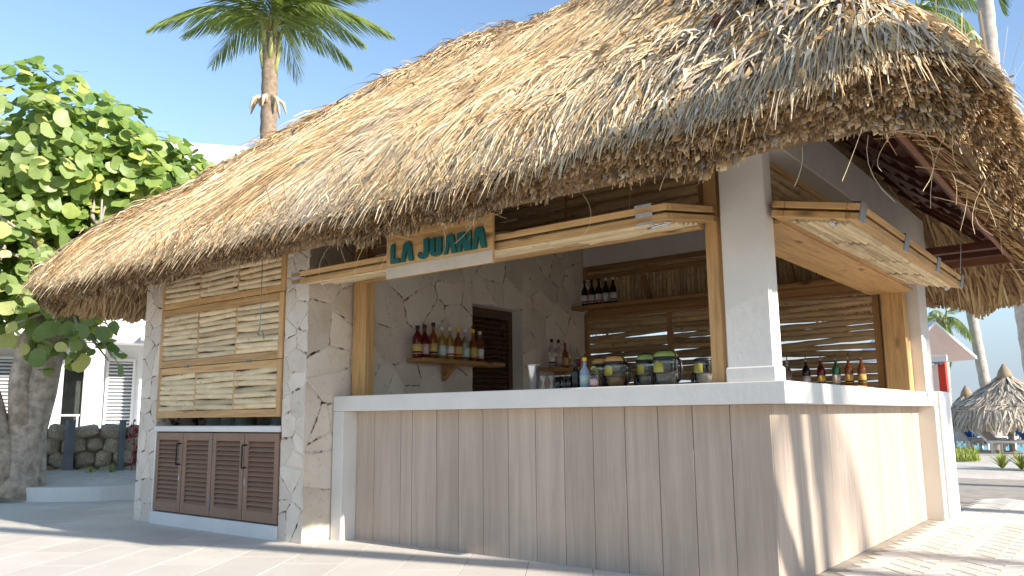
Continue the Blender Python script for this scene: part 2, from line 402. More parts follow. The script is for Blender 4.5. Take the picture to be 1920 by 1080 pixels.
# ------------------------------------------------------------------ the bar building
XL = -3.6                                  # stone party wall
bar = thing('beach_bar', 'thatched beach bar with coral stone walls, stick shutters and open serving corner', 'beach bar', (-3, 2, 0))

def clip_poly(poly, nx, ny, d):            # keep nx*x+ny*y<=d
    o = []
    for i in range(len(poly)):
        a = poly[i]; b = poly[(i+1) % len(poly)]
        da = nx*a[0]+ny*a[1]-d; db = nx*b[0]+ny*b[1]-d
        if da <= 0: o.append(a)
        if (da < 0) != (db < 0):
            t = da/(da-db); o.append((a[0]+(b[0]-a[0])*t, a[1]+(b[1]-a[1])*t))
    return o
def stones(parent, regions, frame, pitch, gap=0.005, thick=0.014, seed=3, jit=0.42, asp=1.0, holes=()):
    """crazy paving: voronoi cells in the wall's own plane, each cell one stone"""
    rr = random.Random(seed)
    for (u0, u1, v0, v1) in regions:
        nu = max(1, round((u1-u0)/(pitch*asp))); nv = max(1, round((v1-v0)/pitch))
        pts = [(u0+(i+.5+rr.uniform(-jit, jit))*(u1-u0)/nu, v0+(j+.5+rr.uniform(-jit, jit))*(v1-v0)/nv) for i in range(nu) for j in range(nv)]
        for k, p in enumerate(pts):
            poly = [(u0, v0), (u1, v0), (u1, v1), (u0, v1)]
            for q in pts:
                if q is p or (q[0]-p[0])**2+(q[1]-p[1])**2 > (4*pitch*max(1, asp))**2: continue
                nx, ny = q[0]-p[0], q[1]-p[1]; ln = math.hypot(nx, ny); nx /= ln; ny /= ln
                d = nx*(p[0]+q[0])/2+ny*(p[1]+q[1])/2 - gap*rr.choice((.35, .5, .8, 1.3, 1.0))
                poly = clip_poly(poly, nx, ny, d)
                if len(poly) < 3: break
            if len(poly) < 3: continue
            # roughen the outline
            rp_ = []
            for i in range(len(poly)):
                a, b = poly[i], poly[(i+1) % len(poly)]; ln = math.hypot(b[0]-a[0], b[1]-a[1])
                if ln < 0.012: rp_.append(a); continue
                ed = abs(a[0]-b[0]) < 1e-5 and (abs(a[0]-u0) < 1e-4 or abs(a[0]-u1) < 1e-4) or abs(a[1]-b[1]) < 1e-5 and (abs(a[1]-v0) < 1e-4 or abs(a[1]-v1) < 1e-4)
                tx, ty = (b[0]-a[0])/ln, (b[1]-a[1])/ln
                c = min(0.03, ln*.25)
                rp_.append((a[0]+tx*c*.5, a[1]+ty*c*.5))
                if not ed and ln > .1:
                    for s in ((.25, .5, .75) if ln < .25 else (.14, .3, .44, .58, .72, .86)):
                        o = -abs(rr.gauss(0, .0060)); rp_.append((a[0]+tx*ln*s + ty*o*-1*-1, a[1]+ty*ln*s - tx*o*-1*-1))
            if len(rp_) < 3: continue
            cxp = sum(a[0] for a in rp_)/len(rp_); cyp = sum(a[1] for a in rp_)/len(rp_)
            n = len(rp_); th = thick*rr.uniform(.7, 1.2)
            v = [(a-cxp, b-cyp, 0) for a, b in rp_] + [((a-cxp)*1.0, (b-cyp)*1.0, th*.7) for a, b in rp_] + [((a-cxp)*(1-.008/max(.03, math.hypot(a-cxp, b-cyp))), (b-cyp)*(1-.008/max(.03, math.hypot(a-cxp, b-cyp))), th) for a, b in rp_]
            f = [(i, (i+1) % n, n+(i+1) % n, n+i) for i in range(n)] + [(n+i, n+(i+1) % n, 2*n+(i+1) % n, 2*n+i) for i in range(n)] + [tuple(2*n+i for i in range(n))]
            mobj('stone', mesh('stone', v, f), STONE, parent, frame @ T(cxp, cyp, 0))
# frame: local (u,v,out) -> world
FR_X = lambda x: Matrix(((0, 0, 1, x), (1, 0, 0, 0), (0, 1, 0, 0), (0, 0, 0, 1)))      # faces +X : u=y, v=z
FR_Y = lambda y: Matrix(((1, 0, 0, 0), (0, 0, -1, y), (0, 1, 0, 0), (0, 0, 0, 1)))     # faces -Y : u=x, v=z
HD = -0.27
# party wall with the door opening (y 1.70..2.50, to z 2.03)
pw = MB()
pw.box((XL-.30, HD+.014, -.05), (XL-.012, 1.70, 3.0)); pw.box((XL-.30, 2.50, -.05), (XL-.012, 3.71, 3.0)); pw.box((XL-.30, 1.70, 2.03), (XL-.012, 2.50, 3.0))
wall = pw.build('wall', MORTAR, bar)
stones(wall, [(HD+.001, 1.70, 0.0, 2.95), (1.70, 2.50, 2.03, 2.95), (2.50, 3.70, 0.0, 2.95)], FR_X(XL-.012), 0.27, 0.0042, seed=5, asp=1.0, thick=.005, jit=.66)
# stove block piers
pr = MB(); pr.box((-3.90, HD+.012, -.05), (XL-.301, .5, 3.0)); pr.box((XL-.302, HD+.012, -.05), (XL-.0125, HD+.0135, 3.0))
pier = pr.build('pier', MORTAR, bar)
stones(pier, [(-3.90, XL-.001, 0.0, 2.5)], FR_Y(HD+.012), 0.155, 0.0040, seed=8, jit=.55, asp=0.8, thick=.005)
pr = MB(); pr.box((-6.12, HD+.012, -.05), (-5.80, .5, 3.0))
pier2 = pr.build('pier', MORTAR, bar)
stones(pier2, [(-6.12, -5.80, 0.0, 2.5)], FR_Y(HD+.012), 0.17, 0.0036, seed=9, jit=.5, asp=0.8, thick=.005)
mbw = MB(); mbw.box((-6.12, .5, -.05), (-5.95, 3.71, 3.0)); mbw.box((-5.95, 3.55, -.05), (XL-.30, 3.71, 3.0))
mbw.build('rear_wall', WHITE, bar)
# stove niche: plinth, sill, back
box('plinth', (-5.80, HD-.005, -.05), (-3.90, .3, 0.112), WHITE, bar, 0.006)
box('sill', (-5.80, HD-.012, 0.825), (-3.90, .45, 0.875), WHITE, bar, 0.006)
box('niche_wall', (-5.80, .45, .1), (-3.90, .5, 2.6), WHITE, bar)
box('reveal', (-5.80, HD+.004, .112), (-5.765, .2, .825), WHITE, bar, .003)

def slat_mesh(Lx, dp, th):
    return box_mesh(Lx, dp, th, 0.003)
def louvre_door(x0, x1, z0, z1, y, nsl, name, mat, parent, fwid=0.055, label=None, hinge=None, handle=None):
    d = MB()
    for lo, hi in (((x0, y, z0), (x0+fwid, y+.035, z1)), ((x1-fwid, y, z0), (x1, y+.035, z1)), ((x0+fwid, y+.0005, z1-fwid*1.2), (x1-fwid, y+.0345, z1)), ((x0+fwid, y+.0005, z0), (x1-fwid, y+.0345, z0+fwid*1.5))):
        d.box([a-b for a, b in zip(lo, (x0, y, z0))], [a-b for a, b in zip(hi, (x0, y, z0))])
    o = d.build(name, mat, parent, T(x0, y, z0))
    bv = o.modifiers.new('bevel', 'BEVEL'); bv.width = .003; bv.segments = 1
    if label: o['label'] = label
    zi0, zi1 = z0+fwid*1.5, z1-fwid*1.2; wd = x1-x0-2*fwid
    me = slat_mesh(wd, 0.05, 0.008); me.materials.append(mat)
    for k in range(nsl):
        z = zi0+(k+.5)*(zi1-zi0)/nsl
        link(bpy.data.objects.new('slat', me), o, T((x0+x1)/2, y+.02, z) @ Matrix.Rotation(math.radians(48), 4, 'X'))
    return o
dx = (-3.905+5.765)/4
for k in range(4):
    x0 = -5.765+k*dx+.004; x1 = x0+dx-.008
    o = louvre_door(x0, x1, 0.125, 0.815, HD-.002, 14, 'cabinet_door', BROWN, bar)
    if k in (0, 3):
        hx = x1-.028 if k == 0 else x0+.028
        h = MB(); h.tube([(hx, HD-.002, .72), (hx, HD-.04, .72), (hx, HD-.042, .70), (hx, HD-.042, .56), (hx, HD-.04, .54), (hx, HD-.002, .54)], .007, 8)
        h.build('handle', BLACK, o, Matrix.Identity(4), True)
        box('lock_plate', (hx-.009, HD-.006, .40), (hx+.009, HD-.0025, .45), GALV, o, .001)
    if k == 2:
        for z in (.70, .24): box('hinge', (x0-.012, HD-.007, z-.06), (x0+.004, HD-.0025, z+.06), GREYM, o, .001)
# pots behind the slot, things of their own
pot_prof = [(0.0, 0), (.085, 0), (.095, .01), (.095, .10), (.099, .104), (.092, .104), (.09, .012), (0, .012)]
pot_lab = ['first steel pan from the left behind the gap under the shutter', 'second steel pan from the left behind the gap under the shutter', 'third steel pan from the left behind the gap under the shutter', 'first steel pan right of the empty middle of the gap under the shutter', 'last steel pan at the right end of the gap under the shutter']
pm = lathe_mesh(pot_prof, 20)
for k, x in enumerate((-5.25, -5.02, -4.80, -4.28, -4.05)):
    t_ = thing('saucepan', pot_lab[k], 'pan', (x, .02, .875), 0, 'pans on the cooking ledge')
    mobj('body', pm, STEEL, t_, T(x, .02, .875)); tube('handle', [(x+.09, .0, .96), (x+.17, -.05, .975), (x+.22, -.09, .975)], .008, BLACK, t_, 6)

# sticks -------------------------------------------------------------------
def stick_mesh(seed, flat=0.8, bend=.14):
    rr = random.Random(seed); n = 10; pts = []; rad = []
    ph = rr.uniform(0, 6); 
    for i in range(n):
        s = i/(n-1); pts.append((s-.5, bend*.08*math.sin(s*4+ph), bend*.12*math.sin(s*3.1+ph*1.7))); rad.append(1*rr.uniform(.84, 1.05))
    v = []; f = []; m = 8
    for (x, y, z), r in zip(pts, rad):
        for k in range(m):
            a = 2*math.pi*k/m; v.append((x, y*10+r*flat*math.cos(a), z*10+r*math.sin(a)))
    for j in range(n-1):
        for i in range(m):
            k = (i+1) % m; f.append((j*m+i, (j+1)*m+i, (j+1)*m+k, j*m+k))
    f.append(tuple(range(m))); f.append(tuple((n-1)*m+i for i in range(m-1, -1, -1)))
    return mesh('stick', v, f)
def stick_mat(name, c, dark):
    m, t, b = newmat(name)
    v = coords(t, (2.2, .35, .35)); n1 = noise(t, v, 1.4, 6, .6, .4); n2 = noise(t, coords(t, (1.5, 2.2, 2.2)), 2.2, 5)
    cc = ramp(t, n1, [(0.30, dark), (0.48, c), (0.7, tuple(min(1, q*1.2) for q in c))])
    vo = N(t, 'ShaderNodeTexVoronoi', Scale=1.1); t.links.new(coords(t, (5, .3, .3)), vo.inputs['Vector'])
    cc = mixc(t, cc, tuple(q*.5 for q in dark), ramp(t, vo.outputs['Distance'], [(0.04, (1,)*3), (0.14, (0,)*3)]))
    oi = N(t, 'ShaderNodeObjectInfo'); cc = mixc(t, cc, ramp(t, oi.outputs['Random'], [(0, (0.66, .61, .56)), (0.35, (.95, .94, .92)), (0.75, (1.05, 1.03, 1)), (1, (1.2, 1.15, 1.08))]), 1.0, 'MULTIPLY')
    t.links.new(cc, b.inputs['Base Color']); b.inputs['Roughness'].default_value = 0.7; bump(t, b, n2, .3, .004); return m
ST_PALE = stick_mat('peeled_stick', (0.68, 0.56, 0.36), (0.58, 0.43, 0.25))
ST_TAN = stick_mat('weathered_stick', (0.50, 0.36, 0.20), (0.33, 0.215, 0.11))
_sm = {}
def stick(parent, p0, p1, r, mat, rr, name='stick'):
    k = (mat.name, rr.randrange(5))
    if k not in _sm:
        _sm[k] = stick_mesh(len(_sm)+40); _sm[k].materials.append(mat); _sm[k].polygons.foreach_set('use_smooth', [True]*len(_sm[k].polygons))
    a, b = Vector(p0), Vector(p1); d = b-a; ln = d.length; d.normalize()
    z = Vector((0, 0, 1)) if abs(d.z) < .8 else Vector((1, 0, 0)); yv = z.cross(d).normalized(); zv = d.cross(yv)
    M = Matrix(((d.x*ln, yv.x*r, zv.x*r, (a.x+b.x)/2), (d.y*ln, yv.y*r, zv.y*r, (a.y+b.y)/2), (d.z*ln, yv.z*r, zv.z*r, (a.z+b.z)/2), (0, 0, 0, 1)))
    return link(bpy.data.objects.new(name, _sm[k]), parent, M)
def stick_panel(name, frame, u0, u1, v0, v1, bays, pitch, parent, mat=None, wmat=None, fwid=.06, ft=.04, rail=None, gap=0.0, seed=1, mull=.028, skew=.01, label=None):
    """framed panel of sticks in a local frame (u, v, out)"""
    mat = mat or ST_PALE; wmat = wmat or PINE; rr = random.Random(seed); rail = rail or fwid
    o = bpy.data.objects.new(name, None); o.empty_display_size = .05
    link(o, parent, frame @ T((u0+u1)/2, (v0+v1)/2, 0))
    if label: o['label'] = label
    B = lambda n, a0, a1, b0, b1, t0, t1: box(n, (a0, b0, t0), (a1, b1, t1), wmat, o, .004, pre=frame)
    B('stile', u0, u0+fwid, v0, v1, -ft/2, ft/2); B('stile', u1-fwid, u1, v0, v1, -ft/2, ft/2)
    B('rail', u0+fwid, u1-fwid, v1-rail, v1, -ft/2+.001, ft/2-.001); B('rail', u0+fwid, u1-fwid, v0, v0+rail, -ft/2+.001, ft/2-.001)
    ui0, ui1 = u0+fwid, u1-fwid; bw_ = (ui1-ui0)/bays
    for k in range(1, bays): B('mullion', ui0+k*bw_-mull/2, ui0+k*bw_+mull/2, v0+rail, v1-rail, -ft/2+.002, ft/2-.004)
    for k in range(bays):
        a = ui0+k*bw_+(mull/2 if k else 0)-.004; b = ui0+(k+1)*bw_-(mull/2 if k < bays-1 else 0)+.004
        n = max(2, round((v1-v0-2*rail)/pitch)); pz = (v1-v0-2*rail)/n
        for i in range(n):
            v = v0+rail+(i+.5)*pz; tl = rr.uniform(-skew, skew)
            q0 = frame @ Vector((a, v-tl, rr.uniform(-.004, .004))); q1 = frame @ Vector((b, v+tl, rr.uniform(-.004, .004)))
            stick(o, q0, q1, pz*.5*(1.06-gap)*rr.uniform(.92, 1.06), mat, rr)
    return o
FS = FR_Y(HD-.012)
for (v0, v1, sd_, lab) in ((1.95, 2.45, 3, 'fixed top panel of pale sticks'), (1.405, 1.945, 4, 'upper folding shutter leaf'), (0.945, 1.40, 5, 'lower folding shutter leaf')):
    stick_panel('shutter', FR_Y(HD+.014), -5.79 if v0 < 1.9 else -5.80, -3.91 if v0 < 1.9 else -3.90, v0, v1, 3, .047, bar, gap=-.10, fwid=.055, rail=.062 if v0 < 1.9 else .055, seed=sd_, label=lab)
for x in (-5.30, -4.35):
    box('hinge', (x-.035, HD-.0105, 1.392), (x+.035, HD-.0065, 1.412), GREYM, bar, .001)
# hanging hook on a cord before the shutter
hk = MB(); hk.tube([(-4.12, HD-.07, 2.35), (-4.12, HD-.068, 1.66)], .0035, 5); hk.tube([(-4.12, HD-.068, 1.66), (-4.15, HD-.07, 1.62), (-4.12, HD-.07, 1.59), (-4.08, HD-.07, 1.62), (-4.06, HD-.07, 1.57)], .007, 6)
tag(hk.build('hanging_hook', GALV), 'grey hook on a thin cord hanging in front of the stick shutter', 'hook')

# white structure -----------------------------------------------------------
def col_box(name, x0, x1, y0, y1, z0, z1): return box(name, (x0, y0, z0), (x1, y1, z1), WHITE, bar, .008)
c1 = col_box('column', -.352, -.088, .10, .23, 1.1, 2.62); c1['label'] = 'white corner column standing on the counter'
col_box('column_base', -.360, -.076, .09, .24, 1.1, 1.185)
c2 = col_box('column', -.42, -.055, 3.765, 4.08, 0.0, 2.42); c2['label'] = 'white rear column at the beach side'
box('beam', (-.40, .0, 2.42), (-.02, 4.08, 2.72), WHITE, bar, .006)
box('beam', (-3.6, .30, 2.62), (-.40, .5, 2.85), WHITE, bar, .006)
box('beam', (-3.61, 3.70, 2.66), (-.40, 3.95, 2.95), WHITE, bar, .006)
# rear corner pier, low white block beyond the counter end
box('end_pier', (-.35, 3.90, 0), (.02, 4.35, 1.115), WHITEW, bar, .006)
# posts
box('post', (-3.585, .17, 1.0), (-3.43, .27, 2.65), PINE, bar, .005)
box('post', (-.475, .16, 1.0), (-.395, .26, 2.62), PINE, bar, .005)
box('post', (-.345, 3.60, 1.0), (-.155, 3.75, 2.2), PINE, bar, .005)

# front fixed stick panel above the awning and side one
stick_panel('upper_panel', FR_Y(.215), -3.43, -.475, 2.06, 2.62, 3, .062, bar, mat=ST_TAN, wmat=PINE_OLD, fwid=.05, seed=21)
stick_panel('upper_panel', FR_X(-.17), .36, 3.76, 2.02, 2.42, 6, .058, bar, mat=ST_TAN, fwid=.035, rail=.035, seed=22, mull=.02)
# awnings: two folded stick frames propped up, tilted a little outwards
def awning(name, origin, ax_u, ax_out, ulen, depth, tilt, bays, seed, label):
    o = bpy.data.objects.new(name, None); o.empty_display_size = .1
    U = Vector(ax_u); O = Vector(ax_out)*math.cos(tilt) + Vector((0, 0, -math.sin(tilt))); Z = U.cross(O)
    if Z.z < 0: Z = -Z
    M = Matrix(((U.x, O.x, Z.x, origin[0]), (U.y, O.y, Z.y, origin[1]), (U.z, O.z, Z.z, origin[2]), (0, 0, 0, 1)))
    link(o, bar, M); o['label'] = label
    rr = random.Random(seed); ft = .038
    for lv in (0, 1):
        z0 = lv*(ft+.014) - .045; 
        B = lambda n, a, b, c, d: box(n, (a, c, z0), (b, d, z0+ft), PINE, o, .004, pre=M)
        B('rail', 0, ulen, depth-.07, depth); B('rail', 0, ulen, 0, .07); B('stile', 0, .07, (.07)+.001, depth-.071); B('stile', ulen-.07, ulen, (.07)+.001, depth-.071)
        bw_ = (ulen-.14)/bays; lo = .07
        for k in range(1, bays): B('mullion', .07+k*bw_-.012, .07+k*bw_+.012, lo+.002, depth-.072)
        n = 8 if lv == 0 else 9
        for k in range(bays):
            for i in range(n):
                vv = lo+(i+.5)*(depth-.07-lo)/n
                stick(o, M @ Vector((.07+k*bw_+.008, vv, z0+ft/2-.006)), M @ Vector((.07+(k+1)*bw_-.008, vv+rr.uniform(-.008, .008), z0+ft/2-.006)), .031*rr.uniform(.9, 1.1), ST_PALE, rr)
    return o, M
awf, MF = awning('awning', (-3.55, .16, 2.085), (1, 0, 0), (0, -1, 0), 3.155, .645, .17, 4, 31, 'long folded awning above the front counter')
aws, MS = awning('awning', (-.06, .13, 2.055), (0, 1, 0), (1, 0, 0), 3.02, .47, .20, 4, 32, 'short folded awning above the beach side counter')
def bracket(o, M, u, depth):
    m = MB(); m.box((u-.05, depth-.004, -.05), (u+.05, depth+.003, .052)); m.box((u-.05, depth-.055, .0525), (u+.05, depth+.003, .056))
    m.build('hinge', GALV, o, M)
for u in (.06, 1.93, 3.02): bracket(awf, MF, u, .642)
for u in (.05, 1.03, 2.0, 2.94): bracket(aws, MS, u, .472)
def shackle(o, M, u, d, z):
    m = MB()
    for k in range(4):
        p = [(u-.012*math.cos(a)+k*.028-.05, d-.05+.012*math.sin(a)*(k % 2), z-.012+.012*math.sin(a)) for a in np.linspace(0, 6.28, 9)]
        m.tube(p, .004, 5)
    m.tube([(u-.08, d-.05, z-.02), (u+.06, d-.05, z-.006)], .006, 6); m.build('clasp', STEEL, o, M, True)
shackle(awf, MF, 3.08, .63, -.05); shackle(aws, MS, .06, .38, -.05); shackle(aws, MS, 2.95, .42, -.05)
for a, b in (((.39, .20, 2.0), (.50, .40, 2.50)), ((.39, 3.08, 2.0), (.52, 2.6, 2.46)), ((-.62, -.47, 2.0), (-.62, -.40, 2.6))):
    wires = MB(); wires.tube([a, b], .0025, 5)
    wires.tube([(b[0]+.014*math.cos(t), b[1], b[2]-.01+.014*math.sin(t)) for t in np.linspace(0, 6.3, 9)], .004, 5); wires.build('stay_wire', STEEL, bar, Matrix.Identity(4))

box('header', (-.43, .27, 1.995), (-.062, 3.59, 2.025), PINE, bar, .004)
box('header', (-3.42, .10, 2.005), (-.48, .16, 2.055), PINE, bar, .004)
# sign ------------------------------------------------------------------------
SX0, SX1, SY = -2.46, -1.535, -.515
zb, ztp = 1.845, 2.17
sign = thing('sign_board', 'pine sign board reading LA JUANA in teal letters under the thatch', 'sign', ((SX0+SX1)/2, SY, zb))
sb = box('board', (SX0, SY, zb), (SX1, SY+.022, ztp), PINE, sign, .002)
box('pale_strip', (SX0+.001, SY-.0025, zb+.0005), (SX1-.001, SY+.001, zb+.075), plain('sapwood', (0.60, .50, .38), .6, .15, 4, .1), sign, .001)
def extr(polys, dz, name, mat, parent, M):
    m = MB()
    for pl in polys:
        n = len(pl); m.add([(x, y, 0) for x, y in pl]+[(x, y, dz) for x, y in pl], [tuple(range(n, 2*n)), tuple(range(n-1, -1, -1))]+[(i, (i+1) % n, n+(i+1) % n, n+i) for i in range(n)])
    return m.build(name, mat, parent, M)
def LET(ch):
    A = [[(0, 0), (.30, .0), (.48, .62), (.48, 1.0), (.36, 1.0), (.22, .88)], [(.48, .62), (.66, 0), (1, 0), (.80, .86), (.68, 1.0), (.48, 1.0)]]
    if ch == 'L': return [[(0, 0), (.38, 0), (.38, 1), (0, 1)], [(.38, 0), (.95, 0), (.95, .14), (.72, .26), (.38, .22)]], .62
    if ch == 'A': return A, .80
    if ch == 'J': return [[(.52, .3), (.92, .3), (.92, 1), (.52, 1)], [(0, .18), (.18, .02), (.5, -.04), (.8, .06), (.92, .3), (.52, .3), (.42, .22), (.28, .24), (.12, .36)]], .72
    if ch == 'U': return [[(0, .25), (.38, .25), (.38, 1), (.02, .96)], [(.55, .25), (.95, .25), (.95, .98), (.55, 1)], [(0, .25), (.12, .06), (.4, -.02), (.7, .02), (.9, .1), (.95, .25), (.55, .25), (.47, .18), (.38, .25)]], .74
    if ch == 'N': return [[(0, 0), (.30, 0), (.30, 1), (0, 1)], [(.70, 0), (1, 0), (1, 1), (.70, 1)], [(.305, .98), (.305, .45), (.52, .0), (.695, .02), (.695, .5), (.5, 1)]], .78
    return [], .3
xx = SX0+.055; lh = .128
base = zb+.095
for i, ch in enumerate('LA JUANA'):
    pl, wd = LET(ch)
    if not pl: xx += .034; continue
    lw = wd*lh*1.13; h = lh*R.uniform(.95, 1.08)
    M = Matrix(((1, 0, 0, xx), (0, 0, -1, SY-.0008), (0, 1, 0, base), (0, 0, 0, 1)))
    extr([[(a*lw, b*h) for a, b in p] for p in pl], .016, 'letter', TEAL, sign, M)
    xx += lw+.006

# counter ---------------------------------------------------------------------
H, TK, RD, LG = 1.10, .1185, .1423, .1243
W_ = 3.8757
ctr = thing('bar_counter', 'L shaped bar counter with white slab and grey oak plank front', 'counter', (-1.8, .3, 0))
sl = MB()
z0, z1 = H-TK, H
v = [(XL+.002, 0), (0, 0), (0, W_), (-.60, W_), (-.60, .60), (XL+.002, .60)]
n = 6
sl.add([(a, b, z0) for a, b in v]+[(a, b, z1) for a, b in v], [(0, 5, 4, 1), (1, 4, 3, 2), (6, 7, 10, 11), (7, 8, 9, 10)]+[(i, (i+1) % n, n+(i+1) % n, n+i) for i in range(n)])
so = sl.build('slab', WHITE, ctr); bv = so.modifiers.new('bevel', 'BEVEL'); bv.width = .006; bv.segments = 2
box('leg', (XL+.003, .001, 0), (XL+LG, .60, z0-.001), WHITE, ctr, .005)
box('leg', (-.60, W_-LG, 0), (-.001, W_, z0-.001), CREAM, ctr, .005)
# planks: widths read off the photograph
seams = [(665,), (703,), (752,), (773,), (818,), (859,), (905,), (952,), (1003,), (1056,), (1110,), (1170,), (1232,), (1297,), (1367,), (1441,)]
def seam_x(px):                    # photo column at the panel's top edge -> x on the panel plane
    d = fw + rt*((px-960)/F_PX) + up*((540-765)/F_PX); t = (RD-CAM.y)/d.y; return CAM.x+d.x*t
xs = [XL+LG+.001]+[seam_x(s[0]) for s in seams[1:-1]]+[-RD]
for a, b in zip(xs[:-1], xs[1:]):
    box('plank', (a+.0016, RD+R.uniform(0, .0015), 0.004), (b-.0016, RD+.02, z0-.001), OAK, ctr, .002)
ys = [RD+.0206]
while ys[-1] < W_-LG-.2: ys.append(ys[-1]+R.choice((.19, .2, .21)))
ys[-1] = W_-LG-.001
for a, b in zip(ys[:-1], ys[1:]):
    box('plank', (-RD-.02, a+.0016, 0.004), (-RD, b-.0016, z0-.001), OAK, ctr, .002)
box('inner_face', (XL+LG+.01, RD+.03, 0), (-.6, RD+.05, z0-.002), DOORB, ctr)

# rear wall of sticks ------------------------------------------------------------
YB = 3.71
bk = lambda z0, z1, x0, x1, bays, sd_, gap, lab: stick_panel('back_panel', FR_Y(YB), x0, x1, z0, z1, bays, .056, bar, mat=ST_TAN, wmat=PINE_OLD, fwid=.06, seed=sd_, gap=gap, mull=.07, skew=.02, label=lab)
bk(1.0, 2.09, -3.605, -1.42, 2, 41, -.05, 'gappy stick panel behind the juice jars')
bk(1.0, 2.09, -1.42, -.38, 1, 42, .03, 'gappy stick panel behind the pourer bottles')
bk(2.50, 2.66, -3.605, -.38, 4, 43, .02, None)
rr = random.Random(5); x = -3.52
vp = bpy.data.objects.new('reed_panel', None); link(vp, bar, T(-2, YB, 2.35))
while x < -.42:
    r = rr.uniform(.016, .026); stick(vp, (x+r, YB+.02, 2.14), (x+r+rr.uniform(-.008, .008), YB+.02, 2.50), r, ST_TAN, rr, 'reed'); x += 2*r+.002
for x in (-2.75, -1.95, -1.15): obox('bracket', (x, YB-.05, 2.30), (.05, .05, .34), Matrix.Rotation(math.radians(28), 4, 'X'), PINE_OLD, bar)
bsh = thing('back_shelf', 'long wooden shelf across the rear stick wall', 'shelf', (-2, 3.5, 2.15))
box('board', (-3.62, 3.43, 2.125), (-.42, 3.66, 2.165), PINE_OLD, bsh)
box('front_rail', (-3.50, 3.60, 2.06), (-.42, 3.655, 2.124), PINE_OLD, bsh)
bc = thing('back_counter', 'low wooden back counter holding the pourer bottles', 'counter', (-1, 3.4, 0))
box('top', (-3.3, 3.10, 1.13), (-.46, 3.62, 1.165), PINE_OLD, bc); box('body', (-3.3, 3.16, 0), (-.46, 3.62, 1.129), DOORB, bc)

# inner door --------------------------------------------------------------------
FD = Matrix(((0, -1, 0, XL-.14), (1, 0, 0, 0), (0, 0, 1, 0), (0, 0, 0, 1)))
dr = MB()
for lo, hi in (((1.70, 0, 0), (1.77, .04, 2.02)), ((2.43, 0, 0), (2.50, .04, 2.02)), ((1.77, .0005, 1.93), (2.43, .0395, 2.02)), ((1.77, .0005, 0), (2.43, .0395, .12))): dr.box(lo, hi)
do = dr.build('door', DOORB, bar, FD); do['label'] = 'dark brown louvred door in the stone wall'
sm = box_mesh(.66, .05, .008, .002); sm.materials.append(DOORB)
for k in range(36): link(bpy.data.objects.new('slat', sm), do, FD @ T(2.10, .02, .145+k*.05) @ Matrix.Rotation(math.radians(45), 4, 'X'))
rv = MB(); rv.box((XL-.139, 2.492, 0), (XL+.001, 2.4985, 2.022)); rv.box((XL-.139, 1.701, 2.0225), (XL+.001, 2.4985, 2.029)); rv.build('door_reveal', WHITE, bar)

# wall shelves and bottles ----------------------------------------------------------
def wall_shelf(label, y0, y1, z, brk):
    t_ = thing('wall_shelf', label, 'shelf', (XL, (y0+y1)/2, z), 0, 'plank shelves on the stone wall')
    box('board', (XL+.006, y0, z), (XL+.21, y1, z+.035), PINE_OLD, t_)
    m = MB(); y = brk
    m.add([(XL+.006, y, z-.001), (XL+.18, y, z-.001), (XL+.006, y, z-.15), (XL+.006, y+.05, z-.001), (XL+.18, y+.05, z-.001), (XL+.006, y+.05, z-.15)], [(0, 1, 2), (3, 5, 4), (0, 3, 4, 1), (1, 4, 5, 2), (2, 5, 3, 0)])
    m.build('bracket', PINE_OLD('y'), t_); return t_
wall_shelf('longer plank shelf on the stone wall left of the dark door', .80, 1.93, 1.405, 1.25)
wall_shelf('shorter plank shelf on the stone wall right of the dark door', 2.78, 3.50, 1.405, 3.05)
_bp = {}
def bottle(loc, body, capm, labm, label, group, h=.29, r=.036, style=0, pourer=False, cat='bottle'):
    k = (style, round(h, 3), round(r, 3))
    if k not in _bp:
        sh = .60 if style == 0 else .66
        prof = [(0, 0), (r*.92, 0), (r, .006), (r, h*(sh-.06)), (r*.93, h*sh), (r*.42, h*(sh+.13)), (r*.36, h*.80), (r*.36, h*.93), (r*.42, h*.935), (r*.42, h*.955), (0, h*.955)]
        if style == 2: prof = [(0, 0), (r*.9, 0), (r, .005), (r, h*.55), (r*.5, h*.68), (r*.36, h*.72), (r*.36, h*.92), (0, h*.92)]
        _bp[k] = (lathe_mesh(prof, 18), lathe_mesh([(r*.44, 0), (r*.46, .004), (r*.46, h*.10), (r*.40, h*.11), (0, h*.11)], 12), lathe_mesh([(r*1.012, h*.12), (r*1.012, h*.42)], 18), lathe_mesh([(r*.36, 0), (r*.36, .012), (r*.14, .02), (r*.10, .06), (0, .061)], 10))
    me = _bp[k]; t_ = thing('bottle', label, cat, loc, R.uniform(0, 6), group); M = WM[t_.name]
    def child(name, m, mat, MM):
        o = bpy.data.objects.new(name, m); link(o, t_, MM)
        if len(m.materials) == 0: m.materials.append(mat)
        o.material_slots[0].link = 'OBJECT'; o.material_slots[0].material = mat; return o
    child('body', me[0], body, M)
    if labm: child('label_band', me[2], labm, M)
    if labm in (L_YEL, L_WHT):
        mm = _bp.setdefault((k, 's'), lathe_mesh([(r*1.018, h*.15), (r*1.018, h*.20)], 18)); child('label_stripe', mm, R.choice((C_BLK, L_RED, L_PNK)), M)
    if pourer: child('pourer', me[3], G_CLEAR if pourer == 2 else STEEL, M @ T(0, 0, h*.94))
    else: child('cap', me[1], capm, M @ T(0, 0, h*.885))
    return t_
